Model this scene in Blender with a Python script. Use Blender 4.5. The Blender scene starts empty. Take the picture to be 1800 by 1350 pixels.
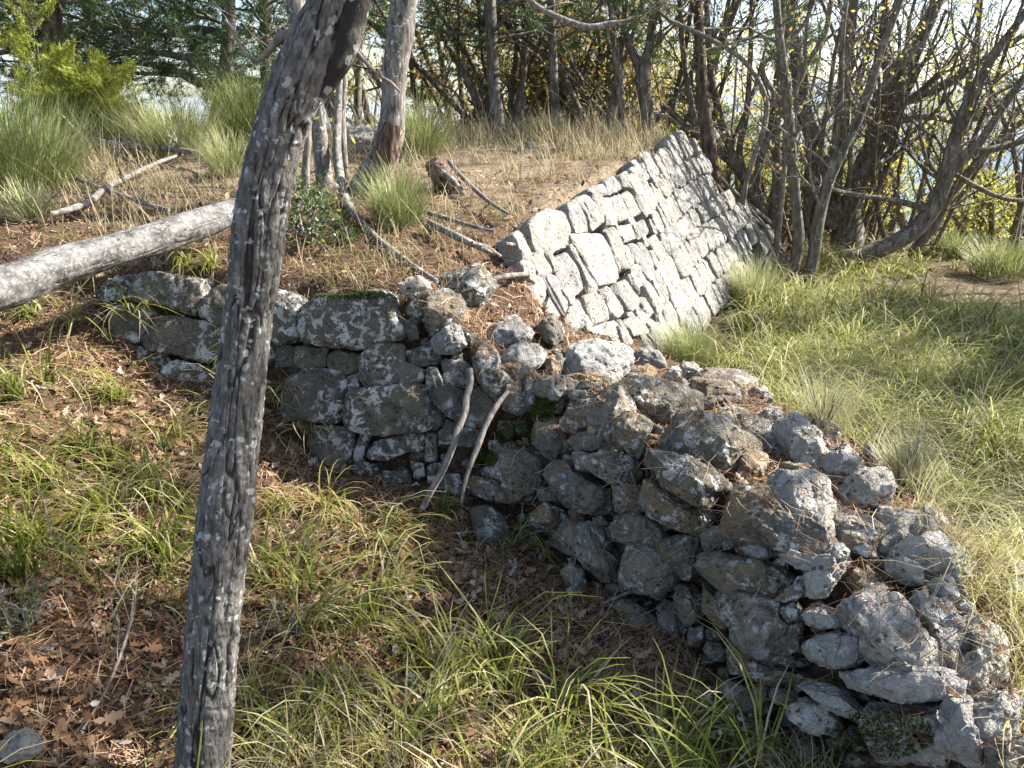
import bpy, math, random
import numpy as np
from mathutils import Vector

random.seed(7)
RNG = np.random.default_rng(11)
scene = bpy.context.scene
col = scene.collection

# ------------------------------------------------------------------ camera
PITCH = math.radians(20.0)
CAM = np.array((0.0, 0.0, 1.6))
FPX = 1300.0                       # focal length in pixels of an 1800 wide frame
cam_data = bpy.data.cameras.new('camera')
cam_data.sensor_width = 36.0
cam_data.lens = 36.0 * FPX / 1800.0
cam_data.clip_start = 0.05
cam_data.clip_end = 20000
cam = bpy.data.objects.new('camera', cam_data)
cam.location = CAM
cam.rotation_euler = (math.pi / 2 - PITCH, 0, 0)
col.objects.link(cam)
scene.camera = cam

# ------------------------------------------------------------------ light
SUN_AZ, SUN_EL = math.radians(76), math.radians(37)
world = bpy.data.worlds.new('World')
scene.world = world
world.use_nodes = True
wn = world.node_tree
sky = wn.nodes.new('ShaderNodeTexSky')
sky.sky_type = 'NISHITA'
sky.sun_disc = False
sky.sun_elevation = SUN_EL
sky.sun_rotation = SUN_AZ
sky.altitude = 300
sky.dust_density = 2.0
wn.nodes['Background'].inputs[1].default_value = 0.10
wn.links.new(sky.outputs[0], wn.nodes['Background'].inputs[0])
sun_d = bpy.data.lights.new('sun', 'SUN')
sun_d.energy = 5.0
sun_d.angle = math.radians(0.5)
sun_d.color = (1.0, 0.965, 0.91)
sun_o = bpy.data.objects.new('sun', sun_d)
sdir = Vector((math.sin(SUN_AZ) * math.cos(SUN_EL), math.cos(SUN_AZ) * math.cos(SUN_EL), math.sin(SUN_EL)))
sun_o.rotation_euler = sdir.to_track_quat('Z', 'Y').to_euler()
sun_o.location = (20, 8, 20)
col.objects.link(sun_o)
scene.view_settings.view_transform = 'Standard'
scene.view_settings.look = 'None'
scene.view_settings.gamma = 1
scene.view_settings.exposure = 1.75
scene.cycles.max_bounces = 6
scene.cycles.diffuse_bounces = 3
scene.cycles.transmission_bounces = 3
scene.cycles.use_denoising = True

# ------------------------------------------------------------------ helpers
FWD = np.array((0, math.cos(PITCH), -math.sin(PITCH)))
UPV = np.array((0, math.sin(PITCH), math.cos(PITCH)))
RGT = np.array((1.0, 0, 0))

def ray(px, py):
    px = np.asarray(px, float); py = np.asarray(py, float)
    d = RGT * ((px - 900) / FPX)[..., None] + UPV * ((675 - py) / FPX)[..., None] + FWD
    return d / np.linalg.norm(d, axis=-1, keepdims=True)

def at_y(px, py, Y):
    d = ray(px, py)
    return CAM + d * ((Y - CAM[1]) / d[..., 1])[..., None] if np.ndim(px) else CAM + d * ((Y - CAM[1]) / d[1])

def at_z(px, py, Z):
    d = ray(px, py)
    return CAM + d * ((Z - CAM[2]) / d[2])

def _h(i, j, k, seed):
    with np.errstate(over='ignore'):
        n = (i.astype(np.int64) * 374761393 + j.astype(np.int64) * 668265263 + k.astype(np.int64) * 2147483647 + seed * 1274126177) & 0xffffffff
        n = ((n ^ (n >> 13)) * 1274126177) & 0xffffffff
        n = (n ^ (n >> 16)) & 0xffffff
    return n / 16777215.0

def vnoise(p, seed=0):
    i = np.floor(p).astype(np.int64); f = p - i
    f = f * f * (3 - 2 * f)
    out = 0
    for a in (0, 1):
        wa = f[:, 0] if a else 1 - f[:, 0]
        for b in (0, 1):
            wb = f[:, 1] if b else 1 - f[:, 1]
            for c in (0, 1):
                wc = f[:, 2] if c else 1 - f[:, 2]
                out = out + wa * wb * wc * _h(i[:, 0] + a, i[:, 1] + b, i[:, 2] + c, seed)
    return out * 2 - 1

def fbm(p, oct=3, seed=0, gain=0.5):
    s, a = 0, 1.0
    for o in range(oct):
        s = s + a * vnoise(p * (2.03 ** o), seed + o * 17)
        a *= gain
    return s

def smooth(a, b, x):
    t = np.clip((x - a) / (b - a), 0, 1)
    return t * t * (3 - 2 * t)

class Acc:
    """collects verts, quads, tris and one float per vertex"""
    def __init__(s):
        s.V, s.Q, s.T, s.A, s.n = [], [], [], [], 0
    def add(s, V, Q=None, T=None, a=0.5):
        V = np.asarray(V, float).reshape(-1, 3)
        if Q is not None and len(Q): s.Q.append(np.asarray(Q, np.int64).reshape(-1, 4) + s.n)
        if T is not None and len(T): s.T.append(np.asarray(T, np.int64).reshape(-1, 3) + s.n)
        s.V.append(V)
        s.A.append(np.broadcast_to(np.asarray(a, float), (len(V),)).copy())
        s.n += len(V)
    def build(s, name, mat, parent=None, smooth_shade=True):
        V = np.concatenate(s.V) if s.V else np.zeros((0, 3))
        Q = np.concatenate(s.Q) if s.Q else np.zeros((0, 4), np.int64)
        T = np.concatenate(s.T) if s.T else np.zeros((0, 3), np.int64)
        me = bpy.data.meshes.new(name)
        me.vertices.add(len(V))
        off = np.array(parent.location) if parent is not None else np.zeros(3)
        me.vertices.foreach_set('co', (V - off).astype(np.float32).ravel())
        nl = Q.size + T.size
        me.loops.add(nl)
        me.loops.foreach_set('vertex_index', np.concatenate([Q.ravel(), T.ravel()]).astype(np.int32))
        npoly = len(Q) + len(T)
        me.polygons.add(npoly)
        st = np.concatenate([np.arange(len(Q)) * 4, Q.size + np.arange(len(T)) * 3]).astype(np.int32)
        me.polygons.foreach_set('loop_start', st)
        me.polygons.foreach_set('use_smooth', np.full(npoly, smooth_shade))
        at = me.attributes.new('v', 'FLOAT', 'POINT')
        at.data.foreach_set('value', np.concatenate(s.A).astype(np.float32) if s.A else [])
        me.update(calc_edges=True)
        me.materials.append(mat)
        o = bpy.data.objects.new(name, me)
        if parent is not None: o.parent = parent
        col.objects.link(o)
        return o

def tag(o, label=None, cat=None, group=None, kind=None):
    if label: o['label'] = label
    if cat: o['category'] = cat
    if group: o['group'] = group
    if kind: o['kind'] = kind
    return o

def thing(name, loc, label, cat, group=None):
    o = bpy.data.objects.new(name, None)
    o.location = [float(c) for c in loc]
    o.empty_display_size = 0.1
    col.objects.link(o)
    return tag(o, label, cat, group)

def resample(P, n):
    """smooth catmull-rom resampling of a polyline (columns may include radius)"""
    P = np.asarray(P, float)
    d = np.r_[0, np.cumsum(np.linalg.norm(np.diff(P[:, :3], axis=0), axis=1))]
    t = np.linspace(0, d[-1], n)
    m = np.gradient(P, d, axis=0)
    idx = np.clip(np.searchsorted(d, t, side='right') - 1, 0, len(P) - 2)
    h = (d[idx + 1] - d[idx])[:, None]
    u = ((t - d[idx])[:, None]) / h
    return ((2*u**3 - 3*u**2 + 1) * P[idx] + (u**3 - 2*u**2 + u) * h * m[idx] + (-2*u**3 + 3*u**2) * P[idx+1] + (u**3 - u**2) * h * m[idx+1])

def tube(P, R, k=6, cap=True):
    """returns verts, quads, frames for a tube along P"""
    P = np.asarray(P, float); n = len(P)
    R = np.broadcast_to(np.asarray(R, float), (n,))
    T = np.gradient(P, axis=0); T /= np.linalg.norm(T, axis=1, keepdims=True) + 1e-9
    ref = np.array((0.31, 0.92, 0.12)) if abs(T[0, 2]) > 0.6 else np.array((0, 0, 1.0))
    U = np.cross(T, ref); U /= np.linalg.norm(U, axis=1, keepdims=True) + 1e-9
    W = np.cross(T, U)
    a = np.arange(k) * 2 * math.pi / k
    V = P[:, None] + R[:, None, None] * (np.cos(a)[None, :, None] * U[:, None] + np.sin(a)[None, :, None] * W[:, None])
    V = V.reshape(-1, 3)
    i = np.arange(n - 1)[:, None] * k; j = np.arange(k)[None]; j2 = (j + 1) % k
    Q = np.stack([i + j, i + j2, i + k + j2, i + k + j], -1).reshape(-1, 4)
    return V, Q

def capped(acc, P, R, k, a=0.5):
    V, Q = tube(P, R, k)
    n = len(P)
    V = np.concatenate([V, P[:1], P[-1:]])
    b = n * k
    j = np.arange(k); j2 = (j + 1) % k
    T = np.concatenate([np.stack([np.full(k, b), j2, j], -1), np.stack([np.full(k, b + 1), (n-1)*k + j, (n-1)*k + j2], -1)])
    acc.add(V, Q, T, a)

# ------------------------------------------------------------------ materials
class NT:
    def __init__(s, name):
        s.m = bpy.data.materials.new(name); s.m.use_nodes = True
        s.t = s.m.node_tree; s.b = s.t.nodes['Principled BSDF']; s.out = s.t.nodes['Material Output']
    def n(s, typ, **kw):
        nd = s.t.nodes.new('ShaderNode' + typ)
        ins = kw.pop('ins', {})
        for k, v in kw.items(): setattr(nd, k, v)
        for k, v in ins.items():
            if hasattr(v, 'is_output') or isinstance(v, bpy.types.NodeSocket): s.t.links.new(v, nd.inputs[k])
            else: nd.inputs[k].default_value = v
        return nd
    def l(s, a, b): s.t.links.new(a, b)
    def noise(s, vec, scale, detail=4, rough=0.55, dist=0.0):
        return s.n('TexNoise', ins={'Vector': vec, 'Scale': scale, 'Detail': detail, 'Roughness': rough, 'Distortion': dist}).outputs[0]
    def ramp(s, fac, stops, interp='LINEAR'):
        r = s.n('ValToRGB', ins={'Fac': fac}); cr = r.color_ramp; cr.interpolation = interp
        while len(cr.elements) > 1: cr.elements.remove(cr.elements[0])
        for i, (p, c) in enumerate(stops):
            e = cr.elements[0] if i == 0 else cr.elements.new(p)
            e.position = p; e.color = (*c, 1) if len(c) == 3 else c
        return r.outputs[0]
    def mix(s, fac, a, b, mode='MIX'):
        m = s.n('Mix', data_type='RGBA', blend_type=mode)
        for sock, v in ((m.inputs[0], fac), (m.inputs[6], a), (m.inputs[7], b)):
            if isinstance(v, bpy.types.NodeSocket): s.l(v, sock)
            elif sock == m.inputs[0]: sock.default_value = v
            else: sock.default_value = (*v, 1)
        return m.outputs[2]
    def math(s, op, a, b=0.0, c=0.0):
        m = s.n('Math', operation=op)
        for i, v in enumerate((a, b, c)):
            if isinstance(v, bpy.types.NodeSocket): s.l(v, m.inputs[i])
            else: m.inputs[i].default_value = v
        return m.outputs[0]
    def bump(s, h, strength, dist):
        b = s.n('Bump', ins={'Height': h, 'Strength': strength, 'Distance': dist})
        return b.outputs[0]
    def step(s, fac, lo, hi):
        m = s.n('MapRange', interpolation_type='SMOOTHSTEP', ins={'Value': fac, 'From Min': lo, 'From Max': hi})
        return m.outputs[0]

def g(v): return (v, v, v)

def stone_mat(name, dark, light, lichen, pits=1.0, moss=0.0, warm=0.0, lichen_col=(0.58, 0.58, 0.55), bd=0.026):
    t = NT(name)
    geo = t.n('NewGeometry').outputs['Position']
    oi = t.n('ObjectInfo').outputs['Random']
    vec = t.n('VectorMath', operation='ADD', ins={0: geo, 1: t.n('CombineXYZ', ins={0: t.math('MULTIPLY', oi, 13.0), 1: t.math('MULTIPLY', oi, 7.0), 2: 0.0}).outputs[0]}).outputs[0]
    n1 = t.noise(vec, 7, 6, 0.6)
    n2 = t.noise(vec, 38, 6, 0.65)
    n3 = t.noise(vec, 160, 3, 0.6)
    base = t.ramp(n1, [(0.3, dark), (0.55, tuple((a + b) / 2 for a, b in zip(dark, light))), (0.72, light)])
    base = t.mix(t.math('MULTIPLY', t.step(n2, 0.42, 0.62), 0.5), base, light)
    hue = t.ramp(oi, [(0.0, (0.72, 0.72, 0.73)), (0.3, (1.0, 0.985, 0.96)), (0.6, (1.18, 1.14, 1.07)), (0.8, (0.9, 0.87, 0.82) if name.startswith('bleach') else (0.92, 0.88, 0.78)), (1.0, (1.1, 1.1, 1.1))])
    base = t.mix(1.0, base, hue, 'MULTIPLY')
    if warm: base = t.mix(t.math('MULTIPLY', t.step(t.noise(vec, 3.5, 3), 0.52, 0.66), warm), base, (0.30, 0.19, 0.09))
    # lichen crusts: pale blotches with ragged edges
    lf = t.noise(vec, 22, 8, 0.7, 0.4)
    lf = t.math('MULTIPLY', t.step(lf, 0.60 - lichen * 0.1, 0.64 - lichen * 0.1), t.step(t.noise(vec, 5, 3), 0.42, 0.56))
    base = t.mix(t.math('MULTIPLY', lf, 0.9), base, lichen_col)
    lf2 = t.math('MULTIPLY', t.step(t.noise(vec, 60, 5, 0.7), 0.62, 0.66), 0.7)
    base = t.mix(lf2, base, lichen_col)
    # black algae and pits
    vo = t.n('TexVoronoi', ins={'Vector': vec, 'Scale': 42.0, 'Randomness': 1.0}).outputs['Distance']
    pit = t.math('MULTIPLY', t.math('SUBTRACT', 1.0, t.step(vo, 0.12, 0.32)), t.step(t.noise(vec, 13, 3), 0.5, 0.6))
    base = t.mix(t.math('MULTIPLY', pit, 0.75 * pits), base, (0.035, 0.034, 0.03))
    blk = t.step(t.noise(vec, 26, 7, 0.75), 0.60, 0.70)
    base = t.mix(t.math('MULTIPLY', blk, 0.55 * pits), base, (0.05, 0.05, 0.045))
    if moss:
        nz = t.n('SeparateXYZ', ins={0: t.n('NewGeometry').outputs['Normal']}).outputs[2]
        mf = t.math('MULTIPLY', t.step(nz, -0.4, 0.5), t.step(t.noise(vec, 9, 4), 0.44, 0.54))
        base = t.mix(t.math('MULTIPLY', mf, moss), base, (0.07, 0.09, 0.015))
    t.l(base, t.b.inputs['Base Color'])
    t.b.inputs['Roughness'].default_value = 0.92
    t.b.inputs['Specular IOR Level'].default_value = 0.2
    h = t.math('ADD', t.math('MULTIPLY', n2, 1.0), t.math('MULTIPLY', n3, 0.4))
    h = t.math('SUBTRACT', h, t.math('MULTIPLY', pit, 0.9 * pits))
    h = t.math('ADD', h, t.math('MULTIPLY', n1, 1.4))
    ck = t.n('TexVoronoi', feature='DISTANCE_TO_EDGE', ins={'Vector': t.n('VectorMath', operation='ADD', ins={0: vec, 1: t.n('VectorMath', operation='SCALE', ins={0: t.n('TexNoise', ins={'Vector': vec, 'Scale': 9.0}).outputs[1], 3: 0.12}).outputs[0]}).outputs[0], 'Scale': 9.0}).outputs['Distance']
    h = t.math('SUBTRACT', h, t.math('MULTIPLY', t.math('SUBTRACT', 1.0, t.step(ck, 0.0, 0.02)), 0.22))
    t.l(t.bump(h, 1.0, bd), t.b.inputs['Normal'])
    return t.m

def leaf_mat(name, stops, trans=0.45, rough=0.55):
    """thin foliage: diffuse plus translucent, colour by the per-blade value"""
    t = NT(name)
    at = t.n('Attribute', attribute_name='v').outputs['Fac']
    c = t.ramp(at, stops)
    c2 = t.mix(0.25, c, t.ramp(t.noise(t.n('NewGeometry').outputs['Position'], 3.0, 2), [(0.3, g(0.6)), (0.7, g(1.2))]), 'MULTIPLY')
    d = t.b
    t.l(c2, d.inputs['Base Color']); d.inputs['Roughness'].default_value = rough
    d.inputs['Specular IOR Level'].default_value = 0.25
    tr = t.n('BsdfTranslucent'); t.l(c2, tr.inputs[0])
    mx = t.n('MixShader', ins={0: trans}); t.l(d.outputs[0], mx.inputs[1]); t.l(tr.outputs[0], mx.inputs[2])
    t.l(mx.outputs[0], t.out.inputs[0])
    return t.m

def bark_mat(name, dark, mid, pale, lichen=0.3, scale=1.0, zs=0.25, objcoord=False):
    t = NT(name)
    geo = t.n('NewGeometry').outputs['Position']
    mp = t.n('Mapping', ins={'Vector': geo, 'Scale': (1, 1, zs)}).outputs[0]
    n1 = t.noise(mp, 45 * scale, 6, 0.65)
    n2 = t.noise(geo, 9 * scale, 4)
    c = t.ramp(n1, [(0.33, dark), (0.52, mid), (0.7, pale)])
    lf = t.math('MULTIPLY', t.step(t.noise(geo, 28 * scale, 6, 0.6, 0.3), 0.58, 0.62), t.step(n2, 0.42, 0.55))
    c = t.mix(t.math('MULTIPLY', lf, lichen), c, (0.52, 0.53, 0.48))
    t.l(c, t.b.inputs['Base Color'])
    t.b.inputs['Roughness'].default_value = 0.9
    t.b.inputs['Specular IOR Level'].default_value = 0.15
    t.l(t.bump(n1, 0.8, 0.01), t.b.inputs['Normal'])
    return t.m

M = {}
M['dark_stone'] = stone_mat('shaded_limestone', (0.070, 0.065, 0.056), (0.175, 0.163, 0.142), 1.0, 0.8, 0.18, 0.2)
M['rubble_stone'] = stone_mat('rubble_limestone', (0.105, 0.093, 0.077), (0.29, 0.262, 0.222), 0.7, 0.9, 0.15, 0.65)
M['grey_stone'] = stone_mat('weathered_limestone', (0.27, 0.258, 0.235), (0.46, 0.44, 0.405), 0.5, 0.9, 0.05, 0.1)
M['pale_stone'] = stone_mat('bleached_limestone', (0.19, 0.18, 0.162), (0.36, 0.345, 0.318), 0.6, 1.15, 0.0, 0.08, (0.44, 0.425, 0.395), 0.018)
M['bark'] = bark_mat('grey_bark', (0.05, 0.043, 0.036), (0.17, 0.15, 0.13), (0.34, 0.32, 0.29), 0.8)
M['stem_bark'] = bark_mat('stem_bark', (0.05, 0.043, 0.034), (0.14, 0.12, 0.095), (0.27, 0.24, 0.20), 0.4, 0.8)
M['dark_bark'] = bark_mat('dark_bark', (0.06, 0.05, 0.041), (0.165, 0.142, 0.12), (0.32, 0.285, 0.245), 0.4, 0.6)
M['red_bark'] = bark_mat('pine_bark', (0.04, 0.03, 0.024), (0.13, 0.095, 0.075), (0.24, 0.19, 0.155), 0.1, 0.5)
M['twig'] = bark_mat('twig_bark', (0.09, 0.075, 0.06), (0.21, 0.18, 0.15), (0.38, 0.34, 0.30), 0.5, 0.8)
M['deadwood'] = bark_mat('dead_wood', (0.07, 0.06, 0.05), (0.18, 0.16, 0.14), (0.34, 0.32, 0.29), 0.6, 1.0, 0.4)
M['rotwood'] = bark_mat('rotten_wood', (0.03, 0.021, 0.015), (0.11, 0.076, 0.052), (0.27, 0.21, 0.16), 0.3, 0.8)
M['grass'] = leaf_mat('grass_blades', [(0.0, (0.05, 0.085, 0.014)), (0.35, (0.14, 0.175, 0.026)), (0.6, (0.30, 0.30, 0.055)), (0.78, (0.44, 0.38, 0.16)), (1.0, (0.56, 0.49, 0.33))])
M['green_grass'] = leaf_mat('lush_grass', [(0.0, (0.06, 0.105, 0.018)), (0.35, (0.22, 0.26, 0.04)), (0.62, (0.42, 0.42, 0.11)), (1.0, (0.60, 0.53, 0.33))], 0.5)
M['straw'] = leaf_mat('dry_grass', [(0.0, (0.18, 0.17, 0.07)), (0.4, (0.36, 0.29, 0.15)), (1.0, (0.58, 0.49, 0.31))], 0.4)
M['litter'] = leaf_mat('fallen_leaves', [(0.0, (0.045, 0.024, 0.015)), (0.25, (0.13, 0.065, 0.035)), (0.5, (0.25, 0.135, 0.07)), (0.7, (0.34, 0.22, 0.13)), (0.88, (0.40, 0.32, 0.24)), (1.0, (0.44, 0.41, 0.37))], 0.25, 0.7)
M['needles'] = leaf_mat('fallen_pine_needles', [(0.0, (0.08, 0.038, 0.02)), (0.4, (0.22, 0.112, 0.058)), (0.75, (0.38, 0.235, 0.13)), (1.0, (0.52, 0.40, 0.26))], 0.15, 0.6)
M['broom'] = leaf_mat('broom_stems', [(0.0, (0.14, 0.18, 0.05)), (0.5, (0.32, 0.36, 0.13)), (0.8, (0.40, 0.40, 0.20)), (1.0, (0.50, 0.43, 0.29))], 0.3)
M['pine'] = leaf_mat('pine_foliage', [(0.0, (0.025, 0.06, 0.016)), (0.5, (0.06, 0.12, 0.03)), (1.0, (0.15, 0.21, 0.06))], 0.35)
M['juniper'] = leaf_mat('juniper_foliage', [(0.0, (0.12, 0.16, 0.02)), (0.6, (0.32, 0.36, 0.05)), (1.0, (0.50, 0.50, 0.13))], 0.45)
M['autumn'] = leaf_mat('autumn_leaves', [(0.0, (0.10, 0.14, 0.025)), (0.3, (0.30, 0.32, 0.05)), (0.6, (0.52, 0.46, 0.10)), (0.8, (0.52, 0.32, 0.12)), (1.0, (0.42, 0.22, 0.10))], 0.6)
M['ivy'] = leaf_mat('evergreen_leaves', [(0.0, (0.02, 0.05, 0.012)), (0.6, (0.05, 0.10, 0.02)), (1.0, (0.22, 0.27, 0.04))], 0.3, 0.3)
M['moss'] = leaf_mat('moss', [(0.0, (0.03, 0.045, 0.008)), (1.0, (0.13, 0.16, 0.02))], 0.3)
M['silver'] = leaf_mat('silver_leaves', [(0.0, (0.25, 0.30, 0.24)), (1.0, (0.5, 0.55, 0.45))], 0.3)

def ground_mat():
    t = NT('leafy_soil')
    geo = t.n('NewGeometry').outputs['Position']
    n1 = t.noise(geo, 4, 6, 0.6); n2 = t.noise(geo, 60, 5, 0.7); n3 = t.noise(geo, 0.6, 3)
    c = t.ramp(n2, [(0.3, (0.030, 0.018, 0.011)), (0.48, (0.09, 0.056, 0.034)), (0.62, (0.17, 0.115, 0.072)), (0.75, (0.30, 0.23, 0.16))])
    # paler, straw coloured earth on the terrace top and in the grass on the far side
    at = t.n('Attribute', attribute_name='v').outputs['Fac']
    pale = t.ramp(n2, [(0.3, (0.13, 0.095, 0.06)), (0.55, (0.30, 0.24, 0.16)), (0.75, (0.46, 0.40, 0.30))])
    c = t.mix(t.math('MULTIPLY', at, t.step(n1, 0.3, 0.6)), c, pale)
    t.l(c, t.b.inputs['Base Color']); t.b.inputs['Roughness'].default_value = 0.95
    t.b.inputs['Specular IOR Level'].default_value = 0.1
    t.l(t.bump(n2, 1.0, 0.02), t.b.inputs['Normal'])
    return t.m
M['ground'] = ground_mat()
# ------------------------------------------------------------------ the lie of the land
P0 = np.array((0.07, 4.2)); DH = np.array((0.455, 0.8905)); NH = np.array((0.8905, -0.455))   # bright wall: corner, run, outward
TANB = math.tan(math.radians(30))

def rbf(ctrl, lam=0.02):
    C = np.array(ctrl, float)
    A = np.linalg.norm(C[:, None, :2] - C[None, :, :2], axis=-1) + lam * np.eye(len(C))
    n = len(C)
    K = np.zeros((n + 3, n + 3)); K[:n, :n] = A
    Pm = np.c_[np.ones(n), C[:, :2]]; K[:n, n:] = Pm; K[n:, :n] = Pm.T
    w = np.linalg.solve(K, np.r_[C[:, 2], 0, 0, 0])
    def f(x, y):
        s = w[n] + w[n+1] * x + w[n+2] * y
        for i in range(n): s = s + w[i] * np.sqrt((x - C[i, 0])**2 + (y - C[i, 1])**2 + 1e-4)
        return s
    return f

def cp(lst):
    out = []
    for px, py, z in lst:
        p = at_z(px, py, z); out.append((p[0], p[1], z))
    return out

low_ctrl = cp([(100,600,.66),(180,640,.55),(0,700,.56),(300,720,.40),(0,900,.38),(0,1100,.28),(0,1340,.18),(350,1340,.02),
    (400,1000,.12),(250,900,.28),(500,850,.13),(640,860,.08),(800,900,.03),(900,950,.02),(1000,1050,0),(1200,1150,0),(1300,1280,-.02),
    (700,1100,.0),(600,1340,0),(1000,1340,-.03),(1480,1345,-.05),
    (1300,600,.05),(1500,700,.10),(1700,700,.09),(1650,850,.12),(1790,900,.12),(1790,1150,.10),(1500,500,.0),(1700,450,-.1),(1390,500,.03)])
low_ctrl += [(-3.0,3.5,.86),(-3.5,2.6,.75),(-2.6,2.9,.70),(-2.2,3.3,.72),(-5,3.5,1.0),(-6,1,.8),(-3,.5,.4),(0,0,0),(2,0,.0),(3,2,.08),(5,3,.1),(6,8,-.1),(-1.9,3.38,.66),(-1.3,3.0,.38),(4,0,0.05),(0,-3,0),(-5,-3,.5),(5,-3,0),(3.5,10,-.1),(8,6,0),(8,12,-.4),(-2.6,3.7,.93),(-3.4,3.8,.99),(-1.95,3.55,.80),(-4.5,4.1,1.05),(-2.55,1.95,.90),(-3.0,2.4,.97),(-3.3,1.7,.95)]
LOW = rbf(low_ctrl)
ridge_ctrl = cp([(700,515,.88),(760,520,.84),(830,560,.74),(900,560,.68),(900,480,.86),(960,640,.52),(1080,690,.5),(1170,750,.5),(1260,860,.5),
    (1350,960,.47),(1450,1080,.42),(1650,1230,.3),(1330,690,.46),(1440,760,.48),(1560,850,.46),(1700,1000,.42),(1780,1200,.3),(1190,640,.42),(1030,600,.46),(1150,612,.26),(620,520,.88),(1500,950,.47)])
RIDGE = rbf(ridge_ctrl)
FA = np.array([(-9,4.6),(-3.2,3.70),(-1.97,3.42),(-1.2,3.16),(-.76,2.98),(-.3,2.84),(0,2.66),(.32,2.22),(.53,1.97),(.64,1.70),(.79,1.47),(.98,1.18),(1.3,.85)])
FB = np.array([(1.3,.85),(1.46,1.1),(1.54,1.5),(1.56,1.9),(1.52,2.3),(1.40,2.8),(1.22,3.3),(1.08,3.8),(1.0,4.4),(.7,4.7),(-.2,4.4),(-.6,3.6),(-.9,3.2)])

def sdist(poly, x, y):
    best = np.full(x.shape, 1e9); sg = np.ones(x.shape)
    for (ax, ay), (bx, by) in zip(poly[:-1], poly[1:]):
        dx, dy = bx - ax, by - ay
        L2 = dx*dx + dy*dy
        t = np.clip(((x - ax)*dx + (y - ay)*dy) / L2, 0, 1)
        qx, qy = x - ax - t*dx, y - ay - t*dy
        d = np.sqrt(qx*qx + qy*qy)
        c = dx*qy - dy*qx
        m = d < best - 1e-9
        best = np.where(m, d, best); sg = np.where(m, np.sign(c), sg)
    return best * sg

def lowland(x, y):
    xc = np.clip(x, -6, 8); yc = np.clip(y, -3, 12)
    z = LOW(xc, yc)
    # beyond the site the hill falls away to the sea on every far side
    r = np.sqrt(np.maximum(y - 13, 0)**2 * (y > 13) + np.maximum(np.abs(x) - 22, 0)**2)
    drop = np.minimum(r * 0.38 + 0.004 * r * r, 190)
    return z - drop

def height(x, y, skin=False):
    """skin: the outer surface of the masonry; otherwise the earth core behind it"""
    x = np.asarray(x, float); y = np.asarray(y, float)
    L = lowland(x, y)
    sA = sdist(FA, x, y) - (0 if skin else 0.075)
    sB = sdist(FB, x, y) - (0 if skin else 0.05)
    r = np.sqrt(np.maximum(y - 10.5, 0)**2 + np.maximum(-x - 14, 0)**2)
    T = 0.88 + 0.135 * np.maximum(y - 3.1, 0)
    T = np.where(T > 1.25, 1.25 + 0.12 * (1 - np.exp(-(T - 1.25) / 0.12)), T) - np.minimum(r * 0.42, 190)
    o = (x - P0[0]) * NH[0] + (y - P0[1]) * NH[1] + (0 if skin else 0.08)
    t = (x - P0[0]) * DH[0] + (y - P0[1]) * DH[1]
    zB = 1.04 + 0.0922 * t - o / TANB
    q = (x - 1.6) * 0.96 + (y - 7.0) * 0.22
    zC = 1.36 - 0.7 * np.maximum(q, 0)
    slA = 3.2 - 1.7 * np.exp(-((x - .12)**2 + (y - 2.85)**2) / .42**2)
    zA = L + np.maximum(sA, 0) * slA - 0.02
    terr = np.minimum(np.minimum(T, zA), np.minimum(zB, zC))
    rid = np.minimum(RIDGE(np.clip(x, -1.2, 2.2), np.clip(y, .5, 5)), L + np.minimum(np.maximum(sA, 0) * slA, np.maximum(sB, 0) * 3.4) - 0.02)
    if not skin: rid = rid - 0.03
    h = np.maximum(L, np.maximum(terr, rid))
    return h

# fast bilinear lookup of both surfaces over the near site
GX = np.arange(-6, 8.01, 0.03); GY = np.arange(0.2, 14.01, 0.03)
gx, gy = np.meshgrid(GX, GY, indexing='ij')
GRID = {True: height(gx, gy, True), False: None}
pts = np.c_[gx.ravel(), gy.ravel(), np.zeros(gx.size)]
rough = (fbm(pts * 2.2, 3, 5) * 0.022 + fbm(pts * 11, 2, 9) * 0.010).reshape(gx.shape)
GRID[False] = height(gx, gy, False) + rough

def H(x, y, skin=False):
    x = np.atleast_1d(np.asarray(x, float)); y = np.atleast_1d(np.asarray(y, float))
    u = np.clip((x - GX[0]) / 0.03, 0, len(GX) - 1.001); v = np.clip((y - GY[0]) / 0.03, 0, len(GY) - 1.001)
    i, j = u.astype(int), v.astype(int); fu, fv = u - i, v - j
    G = GRID[skin]
    z = G[i, j]*(1-fu)*(1-fv) + G[i+1, j]*fu*(1-fv) + G[i, j+1]*(1-fu)*fv + G[i+1, j+1]*fu*fv
    out = (x < GX[0]) | (x > GX[-1]) | (y < GY[0]) | (y > GY[-1])
    if out.any(): z = np.where(out, height(x, y, skin), z)
    return z

def hit(px, py, skin=True, maxd=14.0):
    """where the line of sight through a photo pixel meets the surface"""
    px = np.atleast_1d(np.asarray(px, float)); py = np.atleast_1d(np.asarray(py, float))
    d = ray(px, py); n = len(px)
    t = np.full(n, 0.8); done = np.zeros(n, bool); lo = t.copy()
    for k in range(700):
        p = CAM + d * t[:, None]
        below = p[:, 2] < H(p[:, 0], p[:, 1], skin)
        done |= below
        if done.all(): break
        lo = np.where(done, lo, t); t = np.where(done, t, t + 0.02)
        if t.min() > maxd: break
    hi = t
    for k in range(8):
        m = (lo + hi) / 2; p = CAM + d * m[:, None]
        b = p[:, 2] < H(p[:, 0], p[:, 1], skin)
        hi = np.where(b, m, hi); lo = np.where(b, lo, m)
    return CAM + d * hi[:, None], d

def hnormal(x, y, skin=True, e=0.1):
    a = H(x + e, y, skin) - H(x - e, y, skin); b = H(x, y + e, skin) - H(x, y - e, skin)
    n = np.stack([-a / (2*e), -b / (2*e), np.ones_like(a)], -1)
    return n / np.linalg.norm(n, axis=-1, keepdims=True)

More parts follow.
